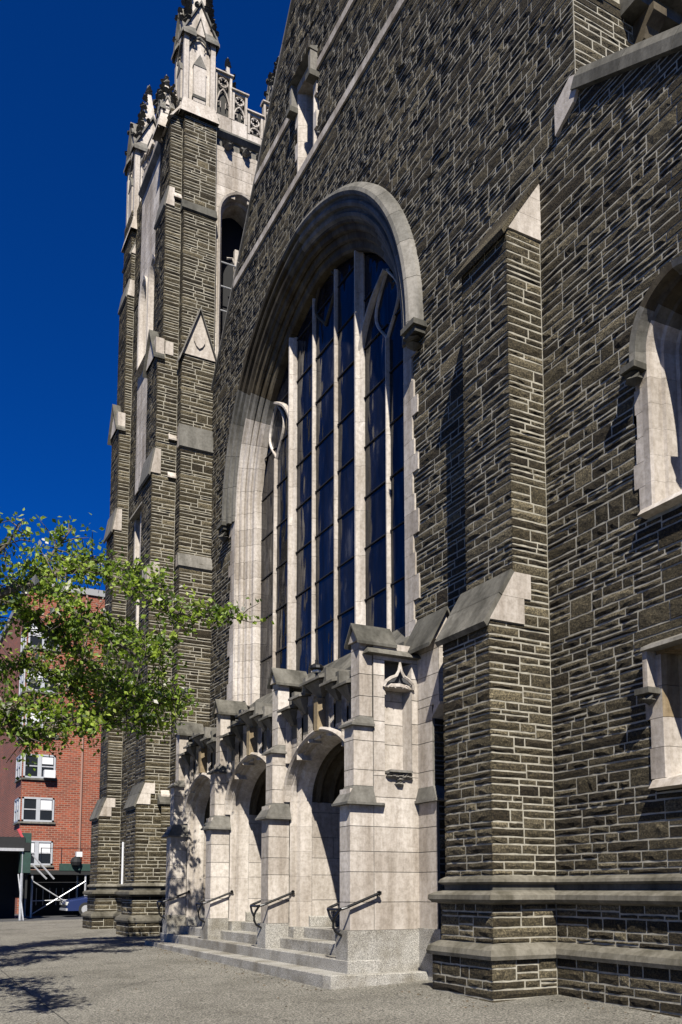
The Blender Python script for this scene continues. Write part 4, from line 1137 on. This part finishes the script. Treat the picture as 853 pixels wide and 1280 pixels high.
def merlon(O, u, n, s0, s1, z0, z1, sill=25.45):
    """traceried parapet panel: frame, pointed head, cusps over a sunk dark field"""
    U = Vector(u); w_ = s1-s0; th = .16
    def P(s, d, z): return Vector(O)+U*s+Vector(n)*d+Vector((0, 0, z))
    def slabp(a, b, za, zb, d0, d1, nm='parapet_panel', mt=LIME):
        MB().ext([P(a, d0, za), P(b, d0, za), P(b, d0, zb), P(a, d0, zb)], Vector(n)*(d1-d0)).build(nm, mt, PA)
    slabp(s0, s1, z0, sill, -th, 0); slabp(s0, s1, sill, z1-.1, -th, -.10, mt=JOINT)
    slabp(s0, s0+.07, sill, z1-.1, -.1, .015, 'tracery_bar'); slabp(s1-.07, s1, sill, z1-.1, -.1, .015, 'tracery_bar')
    slabp(s0, s1, z1-.18, z1-.1, -.1, .0, 'tracery_bar')
    MB().ext([P(s0-.04, -th-.05, z1-.1), P(s0-.04, .07, z1-.1), P(s0-.04, .07, z1-.06), P(s0-.04, -.05, z1), P(s0-.04, -th-.05, z1-.04)], U*(w_+.08)).build('coping_slab', LIME, PA)
    sm = (s0+s1)/2; h = z1-.18-sill; mb = MB()
    rr = min(w_*.27, h*.2); zc = sill+h-rr-.05
    mb.tube([P(sm+rr*cos(q), -.03, zc+rr*sin(q)) for q in [2*pi*i/12 for i in range(13)]], .028, 5)
    for q in range(4): mb.tube([P(sm+rr*cos(q*pi/2+.8), -.03, zc+rr*sin(q*pi/2+.8)), P(sm+rr*.45*cos(q*pi/2+.8), -.03, zc+rr*.45*sin(q*pi/2+.8))], [.04, .015], 5)
    zb_ = zc-rr-.06
    for t in (-1, 1):
        mb.tube([P(sm+t*(w_/2-.06), -.03, sill), P(sm+t*(w_/2-.07), -.03, lerp(sill, zb_, .5)), P(sm+t*w_*.2, -.03, lerp(sill, zb_, .85)), P(sm, -.03, zb_)], .026, 5)
        mb.tube([P(sm+t*(w_/2-.07), -.03, lerp(sill, zb_, .45)), P(sm+t*w_*.16, -.03, lerp(sill, zb_, .5)), P(sm+t*w_*.14, -.03, lerp(sill, zb_, .3))], [.03, .022, .012], 5)
    mb.build('tracery_bar', LIME, PA)
On = (XR+.02, 0, 0)
merlon(On, (0, 1, 0), (1, 0, 0), 8.18, 8.74, 24.98, 26.98); merlon(On, (0, 1, 0), (1, 0, 0), 8.76, 9.26, 24.98, 26.55)
merlon(On, (0, 1, 0), (1, 0, 0), 9.28, 9.80, 24.98, 26.05, 25.2); merlon(On, (0, 1, 0), (1, 0, 0), 9.82, 10.35, 24.98, 26.6)
x = WX0
for k, zt in enumerate((26.0, 25.8, 25.6, 25.8, 26.0)):
    wdt = (WX1-WX0)/5; merlon((0, 6.86, 0), (1, 0, 0), (0, -1, 0), x+.01, x+wdt-.01, 24.98, zt); x += wdt
# pinnacles
def pinnacle(cx_, cy_, h, z0, shaft, tip, nm='pinnacle'):
    """square shaft with gabled faces and a crocketed spirelet; h = half width"""
    p = new_part(nm); zs = z0+shaft; mb = MB()
    mb.add([(cx_+a*(h+.12), cy_+b*(h+.12), z0-.55) for a, b in ((-1, -1), (1, -1), (1, 1), (-1, 1))]+[(cx_+a*h, cy_+b*h, z0) for a, b in ((-1, -1), (1, -1), (1, 1), (-1, 1))], [[0, 1, 5, 4], [1, 2, 6, 5], [2, 3, 7, 6], [3, 0, 4, 7]], .7)
    c = .78
    mb.box(cx_-h*c, cx_+h*c, cy_-h*c, cy_+h*c, z0, zs+h*.6, .7)
    fill(p, mb, LIME)
    gh = h*2.1
    for a_ in (-1, 1):
        for b_ in (-1, 1): MB().box(min(cx_+a_*h, cx_+a_*h*.7), max(cx_+a_*h, cx_+a_*h*.7), min(cy_+b_*h, cy_+b_*h*.7), max(cy_+b_*h, cy_+b_*h*.7), z0, zs, .7).build('corner_shaft', LIME, p)
    for ang in range(4):
        R_ = Matrix.Rotation(ang*pi/2, 3, 'Z')
        def Q(s, d, z): v = R_ @ Vector((s, -d, 0)); return Vector((cx_+v.x, cy_+v.y, z))
        def rect(s0, s1, za, zb, d0, d1, nm2='shaft_panel', mt=LIME): 
            MB().ext([Q(s0, d0, za), Q(s1, d0, za), Q(s1, d0, zb), Q(s0, d0, zb)], Q(0, d1, 0)-Q(0, d0, 0), .7).build(nm2, mt, p)
        pass
        rect(-h*.38, h*.38, z0, z0+shaft*.52, h*.8, h*1.02, 'small_buttress')            # inner tabernacle
        MB().ext([Q(-h*.42, h*1.06, z0+shaft*.05), Q(h*.42, h*1.06, z0+shaft*.05), Q(h*.42, h*1.06, z0+shaft*.09), Q(-h*.42, h*1.06, z0+shaft*.09)], Q(0, .8*h, 0)-Q(0, 1.06*h, 0)).build('drip_mould', GREYCAP, p)
        MB().ext([Q(-h*.42, h*1.05, z0+shaft*.52), Q(h*.42, h*1.05, z0+shaft*.52), Q(0, h*1.05, z0+shaft*.70)], Q(0, .8*h, 0)-Q(0, 1.05*h, 0), .5).build('small_gable', LIMEW, p)
        # cusped arch
        mbb = MB(); zz = zs-shaft*.16
        for t in (-1, 1):
            mbb.tube([Q(t*h*.7, h*.92, zz-.12), Q(t*h*.55, h*.92, zz+.06), Q(t*h*.3, h*.92, zz+.2), Q(0, h*.92, zz+.3)], .035, 5, .7)
            mbb.tube([Q(t*h*.6, h*.9, zz-.02), Q(t*h*.35, h*.9, zz+.0), Q(t*h*.3, h*.9, zz-.1)], .02, 4, .5)
        mbb.build('cusped_head', LIMEW, p)
        MB().ext([Q(-h*1.0, h*.96, zs), Q(h*1.0, h*.96, zs), Q(0, h*.96, zs+gh-.05)], Q(0, 0, 0)-Q(0, h*.5, 0), .7).build('gable_panel', LIME, p)
        for t in (-1, 1):
            a = Q(t*h*1.22, h*1.12, zs-.22); b = Q(0, h*1.12, zs+gh); off = Vector((0, 0, .11))
            MB().ext([a, b, b+off, a+off], Q(0, .3*h, 0)-Q(0, 1.12*h, 0), .5).build('gable_moulding', LIMEW, p)
            for q in (.35, .75): MB().blob(lerp(a, b, q)+Vector((0, 0, .17)), .09, .3).build('crocket', GREYCAP, p)
        mbb = MB(); mbb.tube([Q(-h*.3, h*.99, zs+.1), Q(0, h*.99, zs+gh*.55), Q(h*.3, h*.99, zs+.1)], .025, 4, .3); mbb.build('gable_tracery', LIMEW, p)
    # spire
    b = h*.72; zb = zs+h*.3
    MB().add([(cx_+u_*b, cy_+v_*b, zb) for u_, v_ in ((-1, -1), (1, -1), (1, 1), (-1, 1))]+[(cx_+u_*.05, cy_+v_*.05, tip-.35) for u_, v_ in ((-1, -1), (1, -1), (1, 1), (-1, 1))], [[0, 1, 5, 4], [1, 2, 6, 5], [2, 3, 7, 6], [3, 0, 4, 7], [4, 5, 6, 7]], .6).build('spire', LIME, p)
    nk = max(3, int((tip-zb)/.42))
    for k in range(nk):
        t = (k+.6)/nk*.9; w_ = lerp(b, .05, t)
        for u_, v_ in ((-1, -1), (1, -1), (1, 1), (-1, 1)):
            mb = MB(); c3 = Vector((cx_+u_*(w_+.07), cy_+v_*(w_+.07), lerp(zb, tip-.35, t)))
            mb.blob(c3, (.16 if h > .35 else .10)*(1-.35*t), .3, sq=(1, 1, .85)); mb.blob(c3+Vector((u_*.05, v_*.05, .07)), .07*(1-.3*t), .3); mb.build('crocket', GREYCAP, p)
    mb = MB(); mb.blob((cx_, cy_, tip-.3), .15, .3); mb.blob((cx_, cy_, tip-.12), .09, .3); mb.lathe((cx_, cy_, tip-.4), [(.05, 0), (.05, .3), (.0, .45)], 6, .3); mb.build('finial', LIMEW, p)
pinnacle(-24.66, 7.62, .50, 25.35, 2.3, 31.6)
pinnacle(-29.5, 7.42, .58, 24.75, 2.7, 30.5)
pinnacle(-24.95, 6.80, .20, 25.1, .35, 26.6)
pinnacle(-24.72, 10.48, .30, 26.3, .9, 28.75)
pinnacle(-29.5, 10.4, .40, 26.0, 2.6, 33.0)
MB().ext([(-25.1, 6.72, 24.6), (-24.2, 6.72, 24.6), (-24.2, 7.2, 25.3), (-25.1, 7.2, 25.3)], (0, .1, .05)).build('weathering_slab', LIME, TW)
MB().ext([(-24.10, 7.08, 24.86), (-24.10, 8.26, 24.86), (-24.16, 8.26, 25.1), (-24.16, 7.08, 25.1)], (-.3, 0, 0.02)).build('drip_mould', LIMEW, TW)
weathering(TW, (XL, Y0, 0), (1, 0, 0), (0, -1, 0), 1.05, -.2, .15, 23.4, 24.3, over=.05, steps=1)
# pale conduit at the foot of the tower
MB().bar((-25.5, 6.2, 1.55), (-25.5, 6.2, 2.75), .03).build('downpipe', WHITE, TW)

# ------------------------------------------------------------------ street background
BX = -48.0; byc = onX(28, 960, BX).y
AB = thing('apartment_building', (BX-8, byc+8, 0), 'red brick apartment building with white framed windows behind the sidewalk shed', 'building')
mb = MB().box(BX-14, BX, byc, byc+22, -.5, 17.25); mb.build('wall', BRICK, AB)
MB().box(BX-14.1, BX+.1, byc-.1, byc+22.1, 17.25, 17.6).build('parapet_coping', plain('pale_coping', (.3, .3, .3), .8), AB)
ww = onX(70, 960, BX).y-onX(30, 960, BX).y
FRAME = plain('window_frame_paint', (.42, .44, .47), .5, var=.1)
def bwin(O, u, n, w_, z0, z1, mull=(.5,), ac=False):
    def P(s, d, z): return Vector(O)+Vector(u)*s+Vector(n)*d+Vector((0, 0, z))
    def bx(a, b, za, zb, d0, d1, nm, mt, par): return MB().ext([P(a, d0, za), P(b, d0, za), P(b, d0, zb), P(a, d0, zb)], Vector(n)*(d1-d0)).build(nm, mt, par)
    f = MB(); 
    for a, b, za, zb in ((0, w_, z0, z0+.09), (0, w_, z1-.09, z1), (0, .09, z0, z1), (w_-.09, w_, z0, z1)): f.ext([P(a, -.02, za), P(b, -.02, za), P(b, -.02, zb), P(a, -.02, zb)], Vector(n)*.09)
    for q in mull: f.ext([P(w_*q-.1, -.02, z0), P(w_*q+.1, -.02, z0), P(w_*q+.1, -.02, z1), P(w_*q-.1, -.02, z1)], Vector(n)*.085)
    wn = f.build('window', FRAME, AB)
    ed = [0]+list(mull)+[1]
    for a, b in zip(ed[:-1], ed[1:]):
        bx(w_*a+.02, w_*b-.02, z0+.02, z1-.02, -.03, .02, 'pane', WGLASS, wn); bx(w_*a+.02, w_*b-.02, (z0+z1)/2-.03, (z0+z1)/2+.03, .02, .05, 'sash_bar', GALV, wn)
        if RND.random() < .6: bx(w_*a+.12, w_*b-.12, z1-.1-(z1-z0)*RND.uniform(.2, .45), z1-.1, .021, .03, 'blind', WHITE, wn)
    bx(-.08, w_+.08, z0-.1, z0, -.02, .1, 'sill', LIMEW, wn)
    if ac: bx(w_*.5+.2, w_*.5+.75, z0+.02, z0+.42, .03, .4, 'air_conditioner', WHITE, wn)
zt = [onX(50, 943+54*k, BX).z for k in range(-5, 3)]; hh = onX(50, 943, BX).z-onX(50, 973, BX).z
for k, z in enumerate(zt):
    if z > 16.6: continue
    y = onX(30, 943, BX).y
    bwin((BX, y, 0), (0, 1, 0), (1, 0, 0), ww, z-hh, z, ac=(k == 5))
    bwin((BX, y+5.2, 0), (0, 1, 0), (1, 0, 0), ww, z-hh, z)
    bwin((BX, y+8.7, 0), (0, 1, 0), (1, 0, 0), ww, z-hh, z)
    bwin((BX-1.9, byc, 0), (1, 0, 0), (0, -1, 0), 1.7, z-hh, z)
y = onX(101, 1000, BX).y; MB().bar((BX+.08, y, .5), (BX+.08, y, 17.2), .05).build('downpipe', plain('pipe_paint', (.35, .2, .15), .6), AB)
y = onX(125.5, 960, -40).y

def P3(px, py, X): return onX(px, py, X)
SX2 = -42.0; gzs = gz(-42, 7)
y0, y1 = P3(39, 1100, SX2).y, P3(150, 1100, SX2).y; dk = P3(60, 1086, SX2).z
SH = thing('sidewalk_shed', (SX2, (y0+y1)/2, gzs), 'low black sidewalk shed with white crossed braces, beside the parked blue car', 'scaffold')
MB().box(SX2-2.2, SX2+.1, y0-.1, y1, dk-.26, dk-.06).build('deck', SHEDBLK, SH)
MB().box(SX2+.0, SX2+.12, y0+1.2, y1, dk-.08, dk+.24).build('green_parapet', SHEDGRN, SH)
MB().box(SX2-2.2, SX2-2.1, y0-.1, y1, gzs, dk-.2).build('back_hoarding', SHEDBLK, SH)
for yy in (y0+.05, P3(107, 1100, SX2).y, y1-.1):
    MB().bar((SX2, yy, gzs-.05), (SX2, yy, dk-.2), .045).build('post', GALV, SH)
    MB().bar((SX2-1.9, yy, gzs-.05), (SX2-1.9, yy, dk-.2), .045).build('post', GALV, SH)
ya, yb = y0+.05, P3(107, 1100, SX2).y
MB().bar((SX2+.05, ya, gzs+.12), (SX2+.05, yb, dk-.55), .028).build('cross_brace', GALV, SH)
MB().bar((SX2+.09, ya, dk-.55), (SX2+.09, yb, gzs+.12), .028).build('cross_brace', GALV, SH)
MB().bar((SX2+.05, ya, gzs+.72), (SX2+.05, yb, gzs+.78), .022).build('rail', GALV, SH)
MB().bar((SX2+.05, ya, dk-.62), (SX2+.05, yb, dk-.6), .018).build('rail', IRON, SH)
for k in range(6): MB().box(SX2-2.08, SX2-2.06, ya+.5+k*.3, ya+.53+k*.3, gzs+.5, gzs+1.3).build('grille_bar', GALV, SH)
mb = MB()
for k in range(5):
    yy = lerp(y0+.4, y1, k/4); mb.bar((SX2+.0, yy, dk), (SX2+.0, yy, dk+.95), .02)
mb.bar((SX2, y0+.4, dk+.93), (SX2, y1, dk+.93), .015); mb.build('guard_fence', IRON, SH)
# work light on the deck
yl = P3(97, 1080, SX2).y
WLT = thing('work_light', (SX2+.2, yl, dk), 'dark shrouded work light with a white box on top, standing on the low shed deck', 'lamp')
MB().bar((SX2+.2, yl+.05, dk-.05), (SX2+.2, yl+.05, dk+.55), .05).build('post', SHEDGRN, WLT)
mb = MB(); mb.lathe((SX2+.2, yl-.1, dk+.12), [(0, 0), (.2, .05), (.26, .2), (.2, .36), (.05, .46), (0, .47)], 10); mb.build('shroud', SHEDBLK, WLT)
MB().box(SX2+.08, SX2+.36, yl-.12, yl+.14, dk+.55, dk+.78).build('lamp_box', WHITE, WLT)
# taller shed on the left
SX1 = -39.0; g1 = gz(-39, 5); dk1 = P3(20, 1050, SX1).z; yR = P3(36, 1100, SX1).y
SG = thing('sidewalk_shed', (SX1, yR-3, g1), 'taller dark sidewalk shed at the left edge with a white front post', 'scaffold')
MB().box(SX1-4, SX1+.1, yR-9, yR, dk1-.45, dk1-.1).build('deck', SHEDBLK, SG)
MB().box(SX1-4, SX1+.1, yR-9, yR-.2, dk1-.1, dk1+.12).build('green_parapet', SHEDBLK, SG)
MB().box(SX1+.1, SX1+.16, yR-9, yR-.25, dk1-.46, dk1-.34).build('beam', GALV, SG)
for k, yy in enumerate((P3(27, 1100, SX1).y, P3(27, 1100, SX1).y-2.6, P3(27, 1100, SX1).y-5.2)):
    MB().bar((SX1, yy, g1-.05), (SX1, yy, dk1-.4), .06).build('post', GALV, SG); MB().bar((SX1-.1, yy-.12, g1+1.9), (SX1+.1, yy+.12, g1), .03).build('brace', GALV, SG)
    MB().bar((SX1-3.5, yy+.5, g1-.05), (SX1-3.5, yy+.5, dk1-.4), .04).build('post', GALV, SG)
MB().box(SX1-3.9, SX1-3.8, yR-9, yR, g1, dk1-.3).build('back_hoarding', SHEDBLK, SG)
MB().box(SX1-3.9, SX1-.2, yR-.1, yR-.02, g1+.9, dk1-.3).build('side_hoarding', SHEDBLK, SG)
mb = MB().box(SX1-.5, SX1+.05, yR-.35, yR+.05, dk1-1.35, dk1+.3); mb.build('green_panel', SHEDGRN, SG)
MB().bar((SX1, P3(23, 1036, SX1).y, P3(23, 1036, SX1).z), (SX1, P3(31, 1048, SX1).y, P3(31, 1048, SX1).z-.1), .07).build('red_pipe', PINK, SG)
MB().bar((SX1+.1, yR+.1, dk1-.6), (SX1+.1, yR+1.0, dk1-1.6), .04).build('brace', GALV, SG)
MB().bar((SX1+.1, yR+.1, dk1-1.0), (SX1+.1, yR+.7, dk1-1.6), .04).build('brace', GALV, SG)
# road marking in front of the shed
mb = MB()
# parked car, nose towards the street
cyy = P3(112, 1125, -40.5).y
CAR = thing('parked_car', (-40.5, cyy+1.0, gz(-40, 8)), 'blue parked car half hidden behind the foot of the church tower', 'car')
cg = gz(-40, 8)+.02
def car(X, Yc, z):
    half = .86; L_ = 4.3   # length runs along +Y away from its nose at Yc
    prof_ = [(0, .25), (0, .55), (.12, .72), (.95, .86), (1.5, 1.28), (1.9, 1.40), (3.1, 1.40), (3.8, 1.02), (4.25, .95), (4.3, .5), (4.25, .25)]
    def sec(x, sc): return [(x, Yc+p, z+.0+q*sc if q > .9 else z+q) for p, q in prof_]
    vs = []; xs_ = [-half, -half+.12, half-.12, half]
    for i, x in enumerate(xs_): vs += [(X+x, Yc+p+(.06 if i in (0, 3) and p < .1 else 0), z+(q-(.06 if i in (0, 3) and q > .6 else 0))) for p, q in prof_]
    n = len(prof_); fs = [[i*n+j, i*n+(j+1) % n, (i+1)*n+(j+1) % n, (i+1)*n+j] for i in range(3) for j in range(n)]+[list(range(n)), list(range(3*n, 4*n))]
    MB().add(vs, fs).build('body', CARBLUE, CAR)
    MB().ext([(X-.72, Yc+.97, z+.885), (X+.72, Yc+.97, z+.885), (X+.66, Yc+1.47, z+1.27), (X-.66, Yc+1.47, z+1.27)], (0, -.015, .015)).build('windscreen', CARGL, CAR)
    for s in (-1, 1):
        MB().ext([(X+s*.865, Yc+1.25, z+.9), (X+s*.865, Yc+3.5, z+.9), (X+s*.865, Yc+3.0, z+1.27), (X+s*.865, Yc+1.6, z+1.27)], (s*.012, 0, 0)).build('side_window', CARGL, CAR)
        MB().box(X+s*.62-.16, X+s*.62+.16, Yc-.03, Yc+.1, z+.50, z+.64).build('headlight', BULB, CAR)
        for yy in (.8, 3.45):
            c = Vector((X+s*.78, Yc+yy, z+.31)); wv = MB(); 
            for r0, r1, w0 in ((.31, .31, .11),):
                wv.bar(c-Vector((.1, 0, 0)), c+Vector((.1, 0, 0)), .31, 20)
            wl = wv.build('wheel', RUBBER, CAR)
            MB().bar(c+Vector((s*.09, 0, 0)), c+Vector((s*.115, 0, 0)), .19, 14).build('rim', GALV, wl)
    MB().box(X-.5, X+.5, Yc-.025, Yc+.05, z+.42, z+.52).build('grille', SHEDBLK, CAR)
    MB().box(X-.8, X+.8, Yc-.05, Yc+.1, z+.26, z+.36).build('bumper', GALV, CAR)
car(-41.6, cyy-.9, cg)

# ------------------------------------------------------------------ tree
TR = thing('street_tree', (-13.5, -3.0, gz(-13.5, -3)), 'young flowering street tree with bright green leaves reaching in from the left edge', 'tree')
wood = MB(); tips = []
def limb(pts, r0, r1, grp=None):
    n = len(pts); P = [Vector(p) for p in pts]
    # smooth
    Q = []
    for i in range(n-1):
        for t in (0, .33, .66): 
            a = P[max(i-1, 0)]; b = P[i]; c = P[i+1]; d = P[min(i+2, n-1)]
            Q.append(.5*((2*b)+(c-a)*t+(2*a-5*b+4*c-d)*t*t+(3*b-a-3*c+d)*t*t*t))
    Q.append(P[-1]); Q = [q+Vector([RND.uniform(-.02, .02) for _ in range(3)]) for q in Q]
    return Q, [lerp(r0, r1, i/(len(Q)-1)) for i in range(len(Q))]
TG = gz(-13.5, -3)
T0 = (-13.5, -3.0)
Q, R_ = limb([(T0[0], T0[1], TG-.1), (T0[0]+.05, T0[1]+.05, 1.5), (T0[0]-.05, T0[1]+.1, 2.8), (T0[0], T0[1], 4.2)], .19, .15)
MB().tube(Q, R_, 10).build('trunk', BARK, TR)
def A(px, py, X): return tuple(onX(px, py, X))
LIMBS = [
 ([(T0[0], T0[1], 4.0), A(-80, 790, -17), A(0, 742, -16.8), A(45, 730, -16.6), A(95, 712, -16.5), A(150, 725, -16.2), A(215, 765, -15.8), A(262, 770, -15.6), A(306, 776, -15.4)], .10, .012),
 ([A(45, 728, -16.6), A(110, 700, -16.9), A(160, 715, -17.2), A(210, 745, -17.5)], .04, .01),
 ([A(20, 735, -16.7), A(60, 700, -16.9), A(80, 672, -17.1), A(92, 660, -17.1)], .035, .01),
 ([A(-60, 720, -17), A(-20, 700, -16.4), A(10, 680, -16.2), A(25, 655, -16.0)], .05, .01),
 ([(T0[0], T0[1], 3.6), A(-60, 830, -17.6), A(0, 750, -17.6), A(60, 790, -17.4), A(110, 828, -17.0), A(150, 860, -16.8), A(190, 880, -16.5), A(235, 868, -16.2)], .08, .012),
 ([A(60, 790, -17.4), A(120, 775, -17.5), A(165, 800, -17.8), A(205, 832, -18.0)], .04, .01),
 ([A(60, 735, -16.4), A(105, 775, -16.0), A(140, 800, -15.9), A(180, 822, -15.8), A(215, 800, -15.6)], .045, .01),
 ([(T0[0], T0[1], 3.2), A(-70, 900, -17), A(0, 890, -16.6), A(50, 880, -16.4), A(95, 905, -16.2), A(125, 915, -16)], .07, .012),
 ([A(0, 890, -16.6), A(30, 925, -16.9), A(60, 912, -17.2), A(110, 890, -17.4), A(150, 905, -17.4)], .04, .01),
 ([(T0[0], T0[1], 3.4), A(-40, 850, -18.5), A(20, 830, -18.8), A(70, 845, -19), A(120, 880, -19)], .06, .012),
 ([(T0[0], T0[1], 4.2), (-15.0, -3.6, 5.8), (-16.5, -4.5, 6.8)], .1, .02), ([(T0[0], T0[1], 4.2), (-12.3, -2.0, 5.2), (-11.0, -.8, 5.9), (-9.7, .1, 6.4)], .1, .02),
 ([(T0[0], T0[1], 4.2), (-13.6, -2.4, 6.0), (-13.4, -1.4, 7.8)], .1, .02), ([(T0[0], T0[1], 3.2), (-12.6, -1.6, 4.1), (-12.0, -.4, 4.7), (-11.6, .5, 4.9)], .07, .015),
 ([(T0[0], T0[1], 4.0), (-15.2, -1.4, 4.9), (-16.4, .1, 5.0), (-17.6, .7, 5.0), (-18.8, 1.0, 4.9)], .08, .015),
 ([(T0[0], T0[1], 3.6), (-13.6, -1.2, 4.5), (-13.9, .1, 5.0), (-14.6, .8, 5.0), (-15.6, .9, 5.4)], .08, .015),
 ([(T0[0], T0[1], 3.6), (-12.4, -1.2, 4.4), (-11.2, -.2, 4.9), (-10.2, .3, 4.7), (-9.0, .4, 4.4), (-8.2, .2, 4.5)], .08, .012),
 ([A(70, 845, -19), A(130, 850, -18.8), A(180, 868, -18.4), A(225, 878, -18.0)], .04, .01),
 ([A(120, 880, -19), A(165, 890, -19.4), A(205, 905, -19.6)], .04, .01),
 ([(T0[0], T0[1], 3.8), (-11.8, -2.4, 4.8), (-10.0, -1.6, 5.3), (-8.6, -1.0, 5.4)], .08, .015), ([(T0[0], T0[1], 4.0), (-14.2, -1.5, 5.4), (-14.0, .2, 6.4), (-13.4, .9, 6.6)], .08, .015),
]
skel = []
for k, (pts, a, b) in enumerate(LIMBS):
    Q, R_ = limb(pts, a, b); MB().tube(Q, R_, 6).build('branch', BARK, TR)
    for i in range(len(Q)-1):
        skel.append((Q[i], Q[i+1], k, i/(len(Q)-1)))
rt = random.Random(41)
def leaf(mb, c, s, tone, rnd=rt):
    n = Vector((rnd.uniform(-1, 1), rnd.uniform(-1, 1), rnd.uniform(-.2, 1))).normalized(); t = n.orthogonal().normalized(); t.rotate(Matrix.Rotation(rnd.uniform(0, 6.3), 3, n)); b_ = n.cross(t)
    w_ = s*.36
    mb.add([c, c+t*s*.45+b_*w_+n*s*.08, c+t*s, c+t*s*.45-b_*w_+n*s*.08], [[0, 1, 2], [0, 2, 3]], tone)
fol = MB(); tw = MB()
def spray(a, k, size, nleaf, big=.115):
    d = Vector((rt.gauss(0, 1), rt.gauss(0, 1), rt.gauss(.1, .8))).normalized()*size
    b_ = a+d; mid = lerp(a, b_, .5)+Vector((0, 0, rt.uniform(-.04, .1)))
    tw.tube([a, mid, b_], [.014, .010, .005], 4)
    light = rt.uniform(.1, .85); bloss = rt.random() < .06
    for _ in range(nleaf):
        t = rt.uniform(.25, 1.1); c = lerp(a, b_, t)+Vector([rt.gauss(0, size*.20) for _ in range(3)])
        tone = min(.88, max(0, rt.gauss(light, .16)))
        if bloss and rt.random() < .5: tone = rt.uniform(.93, 1)
        leaf(fol, c, rt.uniform(.6, 1.15)*big, tone)
DENS = {0: 26, 1: 24, 2: 16, 3: 22, 4: 42, 5: 34, 6: 30, 7: 36, 8: 38, 9: 44, 10: 24, 11: 20, 12: 22, 13: 20, 14: 34, 15: 34, 16: 34, 17: 44, 18: 44, 19: 26, 20: 34}
for a, b, k, t in skel:
    n = DENS[k]*(b-a).length*1.0
    if k in (0, 3, 4, 7, 9) and t < .25: n *= .7
    cnt = int(n)+(rt.random() < n % 1)
    for _ in range(cnt):
        p = lerp(a, b, rt.random()); spray(p, k, rt.uniform(.18, .62), rt.randint(8, 15))
fo = fol.build('foliage', LEAF, TR); fo['kind'] = 'stuff'
tw.build('twigs', BARK, TR)['kind'] = 'stuff'

# ------------------------------------------------------------------ place the stones
groups = {}
for blk in BLOCKS:
    c = blk[2]; mid = (c[0]+c[2])/2
    facing = (CAMP-mid).dot(blk[3]) > 0
    a = poly_area_px(c) if facing else 0
    if blk[0] == 'stone' and mid.x > -11.2 and mid.z < 4.7 and mid.x < -10.5 and abs(mid.y-YW) < .1: a = 0
    groups.setdefault(blk[0], []).append((a, blk))
for kind, L_ in groups.items():
    L_.sort(key=lambda t: -t[0])
    mt = SCHIST if kind == 'stone' else LIME
    for a, blk in L_[:296]:
        mb = MB(); stone_mesh(mb, blk, True); mb.build(kind, mt, blk[1])
    mb = MB()
    for a, blk in L_[296:]: stone_mesh(mb, blk, a > 18)
    o = mb.build('stone' if kind == 'stone' else 'ashlar_block', mt, CH); o['kind'] = 'stuff'
    print(kind, len(L_), 'faces', len(mb.f), 'smallest individual px', L_[min(295, len(L_)-1)][0])
